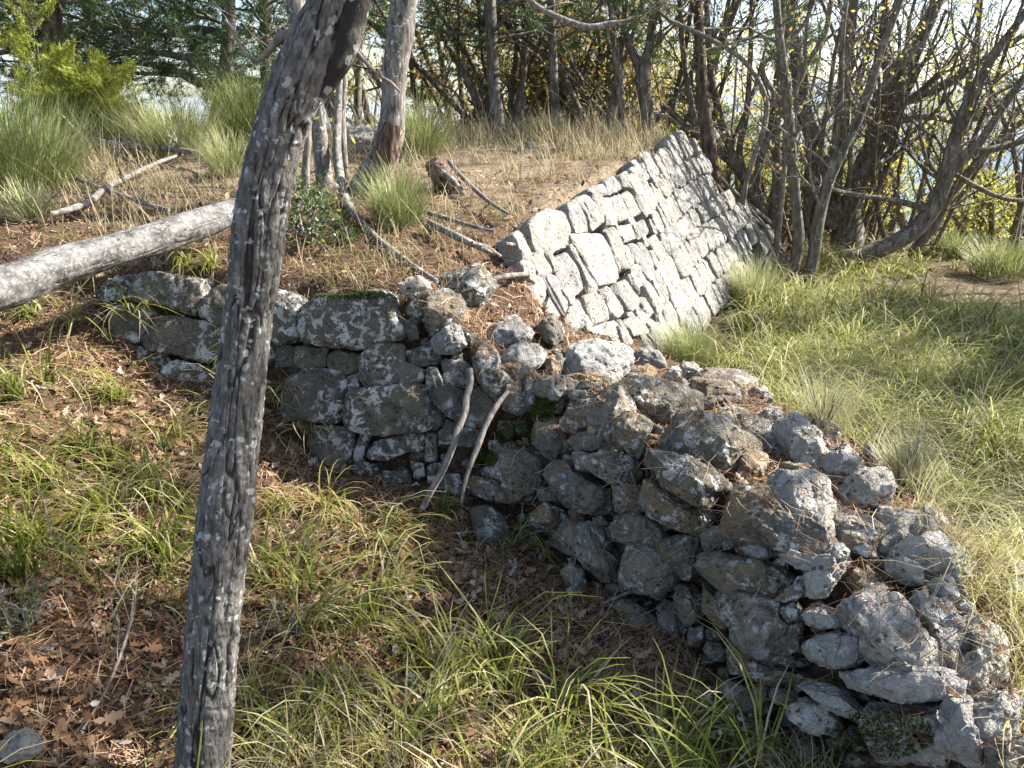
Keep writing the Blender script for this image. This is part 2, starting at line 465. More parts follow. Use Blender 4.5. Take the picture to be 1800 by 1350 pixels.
# one sheet: dense under the site, growing cells out to the horizon
def axis(lo, hi, step, far):
    c = list(np.arange(lo, hi, step))
    s, v = step, c[-1]
    while v < far: s *= 1.22; v += s; c.append(v)
    s, v = step, c[0]; pre = []
    while v > -far: s *= 1.22; v -= s; pre.append(v)
    return np.array(pre[::-1] + c)
AX, AY = axis(-4.2, 5.0, 0.03, 1500), axis(0.5, 10.5, 0.035, 1500)
mx, my = np.meshgrid(AX, AY, indexing='ij')
mz = H(mx.ravel(), my.ravel())
# collapse of face: push columns so steep faces stay closed
nx_, ny_ = len(AX), len(AY)
ii = (np.arange(nx_ - 1)[:, None] * ny_ + np.arange(ny_ - 1)[None]).ravel()
ga = Acc()
o_ = (mx - P0[0]) * NH[0] + (my - P0[1]) * NH[1]
dry = smooth(3.9, 5.2, my) * 0.95 * smooth(0.3, -0.1, o_) + smooth(0.8, 2.0, o_) * smooth(1.0, 1.8, mx) * 0.5
ga.add(np.c_[mx.ravel(), my.ravel(), mz], np.stack([ii, ii + ny_, ii + ny_ + 1, ii + 1], -1), None, dry.ravel())
ground = ga.build('ground', M['ground'])
tag(ground, kind='structure')

# the sea far below and a bare coast across the bay, haze painted in
t = NT('sea_water')
t.b.inputs['Base Color'].default_value = (0.03, 0.09, 0.15, 1); t.b.inputs['Roughness'].default_value = 0.25
t.l(t.bump(t.noise(t.n('NewGeometry').outputs['Position'], 0.05, 4), 0.4, 2.0), t.b.inputs['Normal'])
sea = Acc(); S = 16000
sea.add([(-S, -S, -150), (S, -S, -150), (S, S, -150), (-S, S, -150)], [(0, 1, 2, 3)])
tag(sea.build('sea', t.m), kind='structure')
t = NT('hazed_hillside')
c = t.ramp(t.noise(t.n('NewGeometry').outputs['Position'], 0.01, 6), [(0.35, (0.16, 0.20, 0.24)), (0.65, (0.28, 0.31, 0.34))])  # blue-grey of distance haze put into the hill colour
t.l(c, t.b.inputs['Base Color']); t.b.inputs['Roughness'].default_value = 1
hl = Acc()
n = 90
ang = np.linspace(math.radians(-50), math.radians(60), n)
prof = 120 + 130 * (fbm(np.c_[ang * 4, np.zeros(n), np.zeros(n)], 4, 3) + 0.5)
rows = []
for k, (rr, zz) in enumerate(((4200, 0), (4700, .45), (5300, .8), (6000, 1.0), (8000, 0))):
    rows.append(np.c_[np.sin(ang) * rr, np.cos(ang) * rr, -150 + (prof + 120) * zz + fbm(np.c_[ang * 30, np.full(n, k), np.zeros(n)], 3, 8) * 40 * (0 < zz)])
V = np.concatenate(rows); i = (np.arange(4)[:, None] * n + np.arange(n - 1)[None]).ravel()
hl.add(V, np.stack([i, i + 1, i + n + 1, i + n], -1))
tag(hl.build('hills', t.m), kind='structure')
# ------------------------------------------------------------------ stones
def cubesphere(n):
    g_ = np.tan(np.linspace(-math.pi/4, math.pi/4, n + 1))
    a, b = np.meshgrid(g_, g_, indexing='ij'); o = np.ones_like(a)
    V, Q, off = [], [], 0
    for f in ((o, a, b), (-o, b, a), (b, o, a), (a, -o, b), (a, b, o), (b, a, -o)):
        V.append(np.stack([c.ravel() for c in f], -1))
        i = (np.arange(n)[:, None] * (n + 1) + np.arange(n)[None]).ravel() + off
        Q.append(np.stack([i, i + n + 1, i + n + 2, i + 1], -1)); off += (n + 1)**2
    V = np.concatenate(V); Q = np.concatenate(Q)
    key = np.round(V * 1e5).astype(np.int64)
    _, idx, inv = np.unique(key, axis=0, return_index=True, return_inverse=True)
    inv = inv.ravel()
    V = V[idx]; Q = inv[Q]
    return V / np.linalg.norm(V, axis=1, keepdims=True), Q
CS = {n: cubesphere(n) for n in (7, 10, 12, 14, 20, 28, 38)}

def radial(poly, th):
    """distance from the origin to a polygon's outline in direction th"""
    r = np.full(th.shape, 1e9)
    d = np.stack([np.cos(th), np.sin(th)], -1)
    for a, b in zip(poly, np.roll(poly, -1, axis=0)):
        e = b - a
        den = d[:, 0] * e[1] - d[:, 1] * e[0]
        den = np.where(np.abs(den) < 1e-9, 1e-9, den)
        tt = (a[0] * e[1] - a[1] * e[0]) / den
        u = (a[0] * d[:, 1] - a[1] * d[:, 0]) / den
        ok = (tt > 0) & (u >= -0.02) & (u <= 1.02)
        r = np.where(ok & (tt < r), tt, r)
    med = np.median(r[r < 1e8]) if (r < 1e8).any() else 0.1
    return np.where(r > 1e8, med, r)

SEED = [100]
def rock(C, U, W, N, poly, thick, name, mat, parent, res=14, e=4.0, lump=1.0, chips=7, noise=1.0):
    """a stone: outline poly (plane coords U, W) about C, body reaching thick either side along N"""
    SEED[0] += 1; sd = SEED[0]; rng = np.random.default_rng(sd)
    D, Q = CS[res]
    th = np.arctan2(D[:, 1], D[:, 0])
    r = sum(radial(poly, th + s) for s in (-0.09, 0, 0.09)) / 3
    rho = np.hypot(D[:, 0], D[:, 1])
    pw = e; sc = (rho ** pw + np.abs(D[:, 2]) ** pw) ** (-1 / pw); lat = rho * sc; dep = D[:, 2] * sc
    r = r * 1.06
    P = np.stack([np.cos(th) * r * lat, np.sin(th) * r * lat, dep * thick], -1)
    size = float(np.sqrt(np.mean(r) * max(thick, 0.3 * np.mean(r))))
    # worn flats: cut by random planes
    for _ in range(chips):
        m = rng.normal(size=3); m[2] = abs(m[2]) * 1.0 + (0.9 if e > 5 else 0.3); m /= np.linalg.norm(m)
        s = P @ m; off = s.max() * rng.uniform(0.86, 0.985) if e > 5 else s.max() * rng.uniform(0.68, 0.94)
        P -= np.maximum(s - off, 0)[:, None] * m * 0.97
    q = P + sd * 3.7
    n1 = (fbm(q / (size * 1.3), 2, sd) * 0.05 + (0.5 - np.abs(vnoise(q / (size * 0.45), sd + 30))) * 0.06) * size * lump
    n2 = fbm(q / 0.030, 4, sd + 5, 0.6) * 0.0055 * noise
    rid = (1 - np.abs(vnoise(q / np.array((0.05, 0.05, 0.03)), sd + 9))) ** 3 * -0.006 * noise
    pit = np.clip(vnoise(q / 0.022, sd + 2) - 0.55, 0, 1) * -0.02 * noise
    nrm = P / (np.linalg.norm(P, axis=1, keepdims=True) + 1e-9)
    P = P + nrm * (n1 + n2 + rid + pit)[:, None]
    Wd = C + P[:, :1] * U + P[:, 1:2] * W + P[:, 2:] * N
    # orientation
    f = Q[0]; 
    if np.dot(np.cross(U, W), N) < 0: Q = Q[:, ::-1]
    a = Acc(); a.add(Wd, Q, None, rng.uniform())
    o = a.build(name, mat, parent)
    o.data.set_sharp_from_angle(angle=math.radians(24))
    return o

def frame(N, ref=None):
    N = N / np.linalg.norm(N)
    U = np.cross((0, 0, 1.0), N); 
    if np.linalg.norm(U) < 1e-3: U = np.array((1.0, 0, 0))
    U /= np.linalg.norm(U); W = np.cross(N, U)
    return U, W, N

def stone_px(poly, mat, parent, name='stone', thick=None, out=0.0, plane=None, top=False, res=None, shrink=0.97, tk=0.42, **kw):
    """poly: outline in photo pixels, carried back onto the masonry surface"""
    poly = np.array(poly, float)
    c = poly.mean(0)
    D = ray(poly[:, 0], poly[:, 1])
    if plane is None:
        p, d = hit(c[0], c[1]); p, d = p[0], d[0]
        n = hnormal(p[0], p[1], True, 0.07)[0]
        lift_ = 0.035 if n[2] > 0.8 else 0.0
        v = -d
        k = 0.55 if not top else 0.35
        n = n + v * k; n /= np.linalg.norm(n)
        if n @ v < 0.35: n = n + v * 0.5; n /= np.linalg.norm(n)
    else:
        p0, n = plane
        dc = ray(c[0], c[1]); p = CAM + dc * ((p0 - CAM) @ n / (dc @ n))
    p = p + n * out + (np.array((0, 0, lift_)) if plane is None else 0)
    T = ((p - CAM) @ n) / (D @ n)
    W3 = CAM + D * T[:, None]
    C = W3.mean(0)
    U, W, N = frame(n)
    pl = np.stack([(W3 - C) @ U, (W3 - C) @ W], -1) * shrink
    # make counter-clockwise
    ar = np.sum(pl[:, 0] * np.roll(pl[:, 1], -1) - pl[:, 1] * np.roll(pl[:, 0], -1))
    if ar < 0: pl = pl[::-1]
    sz = math.sqrt(abs(ar) / 2)
    if thick is None: thick = min(max(tk * sz, 0.035), 0.14)
    ext = np.ptp(poly, axis=0).max()
    if res is None: res = 38 if ext > 125 else 28 if ext > 90 else 20 if ext > 60 else 14 if ext > 30 else 10
    return rock(C - N * thick * 0.35, U, W, N, pl, thick, name, mat, parent, res, **kw), pl, C

def Z(x0, y0, s, *pts): return [(x0 + a / s, y0 + b / s) for a, b in pts]
A1 = lambda *p: Z(160, 460, 4.5, *p)
A2 = lambda *p: Z(500, 480, 4.5, *p)
A3 = lambda *p: Z(500, 650, 4.5, *p)
B1 = lambda *p: Z(880, 560, 4.5, *p)
B2 = lambda *p: Z(800, 760, 4.5, *p)
B3 = lambda *p: Z(1100, 700, 4.5, *p)
B4 = lambda *p: Z(1050, 900, 4.5, *p)
B5 = lambda *p: Z(1400, 800, 4.5, *p)
B6 = lambda *p: Z(1150, 1050, 4.5, *p)
B7 = lambda *p: Z(1400, 1050, 4.5, *p)
W1 = lambda *p: Z(880, 340, 4.822, *p)

wall_left = thing('dry_stone_wall', (-0.8, 3.2, 0.1), 'shaded retaining wall of squared grey limestone blocks behind the near tree trunk', 'stone wall')
left_stones = [
 A1((75,225),(190,130),(380,110),(330,315),(80,300)),
 A1((385,110),(560,90),(800,130),(935,150),(905,310),(830,415),(700,380),(500,340),(345,310)),
 A1((880,330),(960,230),(1060,180),(1120,240),(1130,480),(1040,500),(960,470),(870,420)),
 A1((480,640),(560,450),(700,450),(1020,500),(1100,520),(1090,760),(930,800),(740,740),(480,690)),
 A1((180,340),(480,360),(560,430),(480,620),(330,640),(180,560)),
 A1((550,860),(660,790),(870,820),(1000,840),(980,1000),(880,1000),(640,960)),
 A1((370,680),(600,740),(640,800),(560,850),(370,770)),
 A1((1180,230),(1440,220),(1600,270),(1710,320),(1670,600),(1520,640),(1180,600)),
 A1((1130,640),(1500,650),(1500,740),(1380,800),(1130,790)),
 A1((1040,820),(1340,830),(1300,1040),(1040,1020)),
 A2((175,240),(300,190),(560,180),(760,145),(860,180),(880,340),(935,390),(930,500),(620,585),(350,570),(170,500)),
 A2((930,400),(1000,350),(1060,380),(1060,520),(1000,525),(955,470)),
 A2((960,290),(1060,140),(1180,140),(1140,320),(1060,350),(970,330)),
 A2((1120,400),(1200,320),(1330,370),(1290,420),(1160,500)),
 A2((620,640),(800,545),(940,580),(970,700),(1110,760),(1110,840),(880,890),(640,910),(610,760)),
 A2((350,650),(430,610),(600,640),(580,790),(510,800),(345,745)),
 A2((100,580),(350,600),(340,745),(230,770),(100,740)),
 A2((-60,560),(90,580),(90,740),(-60,740)),
 A2((510,830),(590,800),(600,900),(560,940),(510,920)),
 A2((60,830),(200,760),(480,790),(510,850),(490,1120),(430,1170),(150,1160),(0,1100)),
 A2((530,950),(700,910),(1040,875),(1130,930),(1140,1230),(1050,1250),(800,1260),(600,1240),(500,1200),(500,1050)),
 A2((965,620),(1150,570),(1230,640),(1225,720),(1050,740),(970,720)),
 A2((1130,760),(1230,760),(1260,880),(1400,915),(1450,1100),(1380,1180),(1290,1120),(1190,1020),(1130,880)),
 A2((1245,690),(1400,690),(1500,760),(1520,890),(1400,900),(1265,880)),
 A2((1460,930),(1560,900),(1690,1050),(1600,1200),(1440,1220),(1440,1050)),
 A3((220,480),(320,440),(480,470),(560,540),(540,660),(470,760),(400,780),(280,720),(200,600)),
 A3((570,600),(610,490),(680,500),(650,600),(630,720),(550,710)),
 A3((660,680),(700,590),(850,540),(1050,500),(1110,500),(1100,640),(960,650),(800,710),(690,700)),
 A3((530,760),(600,730),(750,740),(760,850),(560,830)),
 A3((775,800),(980,800),(990,890),(800,900)),
 A3((1000,720),(1110,740),(1110,840),(1020,860)),
 A3((1230,500),(1290,395),(1355,420),(1340,560),(1220,610)),
 A3((1360,490),(1440,450),(1560,480),(1540,600),(1370,600)),
 A3((1130,300),(1240,310),(1260,430),(1180,480),(1130,420)),
 A3((1120,500),(1210,520),(1200,700),(1120,720)),
 A3((1210,890),(1240,820),(1380,830),(1390,980),(1240,980)),
 A3((1130,760),(1210,740),(1200,880),(1140,900)),
]
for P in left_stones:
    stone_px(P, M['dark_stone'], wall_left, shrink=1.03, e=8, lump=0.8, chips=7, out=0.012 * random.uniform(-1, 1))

wall_ruin = thing('rubble_wall', (0.7, 2.2, 0.0), 'tumbled lower wall of rough grey stones running down towards the camera', 'stone wall')
ruin_stones = [
 A2((1500,620),(1560,540),(1680,640),(1700,760),(1790,840),(1790,900),(1690,1030),(1560,880),(1500,760)),
 A3((1440,870),(1640,850),(1740,930),(1760,1050),(1640,1040),(1430,960)),
 B1((270,520),(300,450),(450,440),(580,480),(570,560),(490,600),(460,640),(370,640),(290,600)),
 B1((580,520),(640,480),(720,510),(700,560),(600,570)),
 B1((550,570),(660,560),(680,620),(640,650),(550,640)),
 B1((170,490),(240,460),(260,560),(280,680),(240,720),(180,700)),
 B1((60,530),(160,500),(190,700),(130,760),(0,700)),
 B1((440,800),(560,690),(740,640),(840,780),(820,820),(620,870),(470,870)),
 B1((800,620),(850,530),(1000,520),(1200,570),(1530,580),(1575,650),(1500,760),(1420,790),(1250,790),(1060,700),(950,710),(820,660)),
 B1((900,740),(960,740),(1150,800),(1190,850),(1150,920),(1120,980),(1040,960),(920,840)),
 B1((250,880),(330,760),(430,800),(530,920),(560,1000),(520,1060),(400,1110),(330,1050),(260,960)),
 B1((540,900),(700,880),(900,900),(900,1000),(800,1040),(600,1030),(530,960)),
 B1((260,640),(440,640),(460,740),(340,760),(260,860)),
 B3((270,220),(360,190),(560,210),(700,240),(1000,230),(1040,290),(1020,440),(900,510),(560,460),(330,400),(290,300)),
 B2((330,130),(500,110),(650,150),(720,240),(700,340),(640,440),(500,520),(430,540),(370,470),(380,380),(270,340),(170,310),(170,240)),
 B2((680,340),(760,220),(870,250),(950,330),(1100,400),(1190,440),(1190,560),(1080,640),(920,600),(800,510),(790,450)),
 B2((890,190),(980,150),(1090,190),(1180,140),(1340,200),(1380,380),(1340,420),(1210,390),(1090,300),(960,300)),
 B2((1210,410),(1400,430),(1480,510),(1490,630),(1195,630)),
 B2((280,450),(320,420),(400,500),(410,555),(320,540)),
 B2((90,400),(180,360),(320,400),(270,470),(100,480)),
 B2((540,700),(640,620),(740,560),(840,640),(870,690),(830,780),(640,790),(560,760)),
 B2((640,450),(720,430),(790,500),(780,560),(660,540)),
 B2((780,860),(880,690),(1000,740),(1120,700),(1140,820),(1170,930),(1270,1040),(1240,1150),(1170,1180),(1040,1060),(1000,980),(880,940),(790,950)),
 B2((1160,740),(1230,660),(1420,660),(1520,700),(1640,840),(1630,870),(1380,870),(1200,820)),
 B2((1250,930),(1500,900),(1660,900),(1740,1060),(1700,1190),(1560,1260),(1320,1220),(1310,1100)),
 B2((850,1040),(980,1020),(1010,1160),(960,1240),(860,1230)),
 B3((110,650),(240,700),(590,890),(600,1000),(560,1095),(420,1050),(200,920),(110,760)),
 B3((110,420),(230,430),(480,480),(640,560),(770,680),(650,740),(600,860),(480,800),(300,680),(250,570),(120,500)),
 B3((680,900),(760,740),(900,720),(1090,700),(1180,800),(1260,920),(1440,970),(1600,1080),(1630,1150),(1590,1250),(1440,1240),(1220,1180),(1060,1150),(890,1120),(700,990)),
 B3((1180,720),(1230,580),(1400,600),(1540,690),(1610,820),(1610,960),(1580,1060),(1480,1000),(1250,860)),
 B3((760,1160),(840,1110),(880,1180),(780,1200)),
 B3((590,1110),(690,1010),(850,1120),(750,1210),(590,1220)),
 B3((1220,1190),(1440,1240),(1600,1250),(1640,1330),(1560,1420),(1400,1350),(1230,1260)),
 B3((270,1120),(430,1100),(560,1110),(580,1200),(550,1350),(460,1440),(330,1280)),
 B3((1200,230),(1300,160),(1400,240),(1560,350),(1580,420),(1500,500),(1360,460),(1310,330)),
 B3((1570,440),(1650,400),(1800,410),(1870,460),(1800,530),(1650,540)),
 B4((800,380),(850,340),(1000,340),(1260,390),(1430,480),(1440,560),(1340,650),(1200,640),(920,610),(800,540)),
 B4((1450,640),(1640,480),(1670,560),(1640,660),(1500,700),(1390,690)),
 B4((780,560),(870,600),(960,690),(1150,770),(1110,850),(1000,900),(900,880),(820,780)),
 B4((920,640),(1160,660),(1440,720),(1440,860),(1500,900),(1460,1030),(1430,1240),(1330,1190),(1200,1100),(1110,1000),(1080,900),(960,790)),
 B4((1440,760),(1540,710),(1610,790),(1590,870),(1500,870)),
 B4((590,600),(700,570),(770,640),(790,800),(760,880),(680,900),(640,800)),
 B4((100,650),(220,680),(400,800),(520,900),(500,1010),(400,1000),(220,880),(120,760)),
 B4((480,700),(600,720),(650,850),(640,960),(600,990),(500,900)),
 B4((700,920),(820,900),(840,1000),(760,1060),(690,1030)),
 B4((840,930),(1000,900),(1010,990),(870,1020)),
 B4((1660,500),(1780,440),(1860,410),(1850,540),(1780,640),(1680,650)),
 B4((1520,900),(1600,880),(1580,1080),(1500,1100),(1470,1030)),
 B6((500,440),(600,390),(760,440),(960,580),(1090,600),(1090,700),(940,710),(700,620),(500,580)),
 B6((490,680),(600,650),(700,700),(790,830),(770,930),(640,880),(520,820)),
 B6((760,730),(820,680),(890,740),(880,820),(790,830)),
 B6((360,700),(480,690),(500,820),(420,920),(360,880)),
 B6((930,730),(1120,740),(1130,830),(1040,850),(920,820)),
 B6((1010,890),(1200,830),(1330,880),(1430,1010),(1440,1100),(1360,1100),(1190,1040)),
 B6((1130,660),(1200,700),(1340,700),(1460,770),(1580,880),(1660,950),(1590,980),(1480,960),(1290,830),(1160,740)),
 B6((1160,430),(1260,330),(1400,290),(1640,350),(1600,500),(1480,560),(1330,540),(1180,490)),
 B7((130,540),(300,560),(450,620),(640,530),(900,560),(1150,580),(1230,640),(1200,800),(1060,800),(830,820),(640,760),(440,720),(260,630)),
 B6((1190,150),(1280,60),(1400,120),(1480,210),(1440,260),(1250,210)),
 B6((880,1230),(910,1150),(1000,1230),(1030,1330),(900,1340)),
 B6((1100,1120),(1230,1100),(1270,1200),(1200,1320),(1110,1250)),
 B6((1400,1130),(1490,1100),(1480,1180),(1420,1170)),
 B7((320,80),(450,30),(600,-130),(680,-60),(680,20),(640,200),(580,290),(420,210)),
 B7((680,150),(730,20),(800,30),(860,100),(930,300),(1120,340),(1160,470),(1150,560),(980,560),(820,500),(700,380),(620,310)),
 B7((940,60),(1000,0),(1100,30),(1220,100),(1330,250),(1380,440),(1300,500),(1160,460),(1110,320),(1060,200),(950,120)),
 B7((1250,140),(1420,170),(1600,280),(1680,400),(1650,580),(1540,720),(1420,760),(1230,720),(1200,560),(1300,500),(1390,420),(1330,260)),
 B7((1120,880),(1220,770),(1360,800),(1390,960),(1480,1080),(1490,1200),(1440,1330),(1300,1290),(1130,1230)),
 B7((1400,820),(1560,730),(1680,700),(1760,860),(1790,1010),(1640,1120),(1500,1100),(1400,980)),
 B7((1500,1130),(1650,1120),(1820,1060),(1900,1250),(1700,1400),(1510,1330)),
 B7((560,880),(900,860),(1110,900),(1120,1200),(1100,1340),(600,1340),(540,1000)),
 B5((710,440),(740,370),(830,345),(930,400),(1080,560),(1090,640),(940,660),(830,720),(700,700)),
 B5((800,770),(920,680),(1080,660),(1180,740),(1250,830),(1260,900),(1100,880),(860,850)),
 B5((400,200),(500,150),(600,160),(700,140),(740,260),(600,330),(450,300)),
 B5((740,800),(850,830),(980,940),(960,980),(840,930),(760,880)),
 B5((1090,1000),(1200,960),(1270,1100),(1220,1160),(1120,1080)),
 B5((1230,900),(1340,970),(1280,1020),(1200,960)),
 B5((1290,1130),(1400,1230),(1370,1270),(1250,1200)),
 B5((1290,1010),(1370,1080),(1380,1130),(1290,1110)),
 B4((850,1030),(960,1040),(1000,1120),(940,1180),(840,1140)),
]
SUNNY = set()
for k, P in enumerate(ruin_stones):
    c = np.mean(P, 0)
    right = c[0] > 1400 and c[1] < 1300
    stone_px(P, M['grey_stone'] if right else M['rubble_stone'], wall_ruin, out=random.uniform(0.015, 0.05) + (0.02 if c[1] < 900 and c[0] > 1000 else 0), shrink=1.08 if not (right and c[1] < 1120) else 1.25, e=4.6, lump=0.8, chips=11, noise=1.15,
             thick=None, tk=0.56, top=right)

# loose stones lying on the ruin and the terrace
loose = [
 (Z(764,480,1,(0,0),(26,-16),(70,-12),(121,-5),(116,25),(111,50),(86,65),(36,45),(1,22)), 'large dark angular boulder perched at the head of the ruined corner', 'rubble_stone', 0.11),
 (A2((1150,140),(1290,150),(1390,220),(1490,300),(1440,330),(1290,335),(1150,320)), 'low dark stone just below the perched dark boulder', 'rubble_stone', 0.06),
 (A2((1150,520),(1280,420),(1380,400),(1430,560),(1320,635),(1200,625)), 'squarish block with a bright sunlit right face in the gap at the corner', 'grey_stone', 0.06),
 (B1((40,260),(80,180),(180,120),(300,160),(380,250),(340,320),(200,400),(60,350)), 'rounded pale boulder sitting in a nest of pine needles', 'grey_stone', 0.07),
 (Z(862,545,1,(0,40),(13,20),(43,5),(83,25),(72,46),(40,58),(8,56)), 'wedge shaped stone with a dark flat face left of the leaning slab', 'grey_stone', 0.06),
 (B1((450,380),(600,200),(830,90),(900,100),(1000,200),(1090,250),(1020,350),(1000,480),(830,500),(700,470),(450,440)), 'large bleached boulder with a pitted sunlit top at the foot of the bright wall', 'grey_stone', 0.10),
 (B1((430,300),(480,270),(540,290),(480,350),(440,360)), 'small dark stone tucked left of the large bleached boulder', 'rubble_stone', 0.03),
 (B1((1290,540),(1360,460),(1480,480),(1540,560),(1400,575)), 'dark hump shaped stone half buried in pine needles', 'rubble_stone', 0.05),
 (B1((1310,420),(1380,345),(1440,420),(1400,460)), 'small pointed stone standing up from the needles', 'grey_stone', 0.03),
 (B1((1030,310),(1130,200),(1220,230),(1320,340),(1300,390),(1200,320)), 'broken pale stone lying right of the bleached boulder', 'pale_stone', 0.04),
 (Z(1217,630,1,(0,25),(28,4),(73,2),(98,25),(113,60),(83,60),(45,55),(13,40)), 'black pitted boulder on the grassy edge of the ruin', 'rubble_stone', 0.09),
 (B3((850,1180),(950,1140),(1030,1130),(1110,1200),(1120,1260),(1010,1280),(900,1230)), 'fist sized pale stone lodged between two dark blocks of the ruin', 'grey_stone', 0.035),
 (B3((1620,1200),(1700,1090),(1770,1160),(1750,1310),(1640,1270)), 'upright smooth grey stone at the edge of the needle drift', 'grey_stone', 0.035),
 (B3((1120,120),(1180,90),(1270,130),(1230,160),(1140,150)), 'small flat stone on the grassy rim above the black pitted rocks', 'grey_stone', 0.02),
 (Z(820,235,1,(-12,12),(0,0),(16,-2),(26,10),(14,16)), 'small white stone standing in dry grass on the terrace', 'pale_stone', 0.07),
 (Z(920,250,1,(-14,10),(2,0),(22,2),(26,14),(4,18)), 'flat pale stone lying in dry grass mid terrace', 'pale_stone', 0.07),
 (Z(1030,245,1,(-2,16),(4,2),(12,4),(10,18)), 'little upright white stone near the far edge of the terrace', 'pale_stone', 0.05),
 (Z(735,485,1,(-35,10),(-10,-3),(18,0),(28,14),(-5,20)), 'low pale stone set in litter left of the perched boulder', 'pale_stone', 0.05),
 (Z(0,0,1,(826,890),(850,880),(884,895),(900,940),(870,965),(840,940)), 'lichen crusted stone sunk in leaf litter at the wall foot', 'dark_stone', 0.05),
 (Z(0,0,1,(5,1285),(50,1278),(80,1300),(60,1325),(10,1330)), 'flat pale stone in the leaves at the bottom corner', 'grey_stone', 0.03),
 (Z(0,0,1,(1628,818),(1660,808),(1690,822),(1680,840),(1640,842)), 'grey stone in the right hand grass beside a fallen stick', 'grey_stone', 0.04),
 (Z(0,0,1,(1730,905),(1760,900),(1790,925),(1770,945),(1735,938)), 'pale stone half hidden in grass at the right edge', 'grey_stone', 0.04),
]
for P, lab, mt, th in loose:
    o, pl, C = stone_px(P, M[mt], None, 'loose_stone', thick=th * 1.15, out=0.045, top=True, shrink=1.04, e=3.2, lump=1.1, chips=18, noise=1.1)
    tag(o, lab, 'stone', 'loose stones fallen from the walls')
# pale boulder behind the two trees on the terrace
P = at_y(np.array([592, 605, 640, 662, 655, 600.]), np.array([262, 226, 220, 240, 272, 280.]), 6.4)
C = P.mean(0); U, W, N = frame(-ray(625, 250))
pl = np.stack([(P - C) @ U, (P - C) @ W], -1)
if np.sum(pl[:, 0] * np.roll(pl[:, 1], -1) - pl[:, 1] * np.roll(pl[:, 0], -1)) < 0: pl = pl[::-1]
tag(rock(C, U, W, N, pl * 1.1, 0.16, 'loose_stone', M['pale_stone'], None, 20, 3.0, 1.8, 9, 2.0), 'large pale crag of rock in the dry grass seen between the two hollow trees', 'stone')

# ---- bright battered wall
d3 = np.array((DH[0], DH[1], 0.0922)); d3 /= np.linalg.norm(d3)
u3 = np.array((NH[0] * TANB, NH[1] * TANB, -1.0)); u3 /= np.linalg.norm(u3)
WN = np.cross(u3, d3); WN = WN if WN @ np.array((NH[0], NH[1], 0.5)) > 0 else -WN
WN /= np.linalg.norm(WN)
WP = np.array((P0[0], P0[1], 1.04))
wall_bright = thing('battered_wall', (1.0, 5.4, 0.1), 'steep sunlit wall of bleached limestone blocks leaning back against the terrace', 'stone wall')
bright = [
 W1((200,280),(260,200),(380,140),(490,170),(560,330),(550,460),(400,520),(330,610),(250,470)),
 W1((520,110),(590,60),(690,240),(720,340),(590,360),(540,230)),
 W1((600,60),(690,30),(830,190),(840,260),(740,340),(690,200)),
 W1((760,60),(860,60),(960,280),(880,300),(840,200)),
 W1((870,60),(980,40),(1060,230),(960,260)),
 W1((990,30),(1080,0),(1150,190),(1070,230)),
 W1((530,370),(830,360),(980,690),(960,760),(785,800),(650,560)),
 W1((400,580),(510,515),(600,640),(665,830),(550,920),(430,760)),
 W1((540,500),(575,480),(755,800),(715,830),(640,660)),
 W1((310,690),(400,680),(535,970),(500,1050),(430,900)),
 W1((210,760),(290,700),(430,940),(470,1050),(440,1100),(220,960)),
 W1((50,370),(120,330),(240,580),(160,590)),
 W1((160,600),(230,600),(275,670),(200,700)),
 W1((850,320),(935,310),(1085,640),(1005,660),(905,500)),
 W1((955,300),(1060,280),(1110,400),(1015,435)),
 W1((1075,270),(1180,240),(1230,330),(1180,400),(1120,400)),
 W1((1035,450),(1105,435),(1195,590),(1110,620)),
 W1((1125,435),(1180,435),(1285,600),(1270,700),(1175,640)),
 W1((1195,420),(1280,360),(1345,480),(1310,560)),
 W1((500,1100),(540,980),(630,900),(690,1090),(620,1210)),
 W1((650,895),(780,845),(865,980),(875,1085),(740,1140)),
 W1((805,835),(870,805),(1015,1020),(950,1075),(895,1060)),
 W1((905,800),(1020,745),(1145,930),(1130,990),(1055,1020)),
 W1((660,1190),(840,1110),(930,1095),(1050,1250),(900,1240)),
 W1((1005,1085),(1130,1055),(1230,1200),(1085,1230)),
 W1((1110,1020),(1150,1005),(1340,1180),(1280,1220)),
 Z(850,240,3,(520,290),(560,270),(620,262),(632,320),(560,325)),
 Z(850,240,3,(615,240),(660,222),(712,268),(700,295),(634,325)),
 Z(850,240,3,(692,212),(730,192),(776,260),(770,290),(718,272)),
 Z(850,240,3,(742,182),(800,152),(862,230),(812,262)),
 Z(850,240,3,(590,338),(640,330),(690,440),(640,480)),
 Z(850,240,3,(640,330),(700,318),(745,440),(700,460)),
 Z(850,240,3,(705,316),(745,296),(805,410),(752,440)),
 W1((20,880),(120,850),(210,980),(200,1060),(60,1010)),
]
def wall_tu(px, py):
    D = ray(np.asarray(px, float), np.asarray(py, float))
    P = CAM + D * (((WP - CAM) @ WN) / (D @ WN))[:, None]
    return np.stack([(P - WP) @ d3, (P - WP) @ u3], -1)
polys_tu = []
for P in bright:
    P = np.array(P)
    tu = wall_tu(P[:, 0], P[:, 1]); polys_tu.append(tu)
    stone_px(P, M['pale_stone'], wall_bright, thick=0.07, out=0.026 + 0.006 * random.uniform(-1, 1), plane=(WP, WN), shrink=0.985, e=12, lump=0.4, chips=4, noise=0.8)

def inpoly(pts, poly):
    c = np.zeros(len(pts), bool)
    for (ax, ay), (bx, by) in zip(poly, np.roll(poly, -1, axis=0)):
        m = ((ay > pts[:, 1]) != (by > pts[:, 1])) & (pts[:, 0] < (bx - ax) * (pts[:, 1] - ay) / (by - ay + 1e-12) + ax)
        c ^= m
    return c

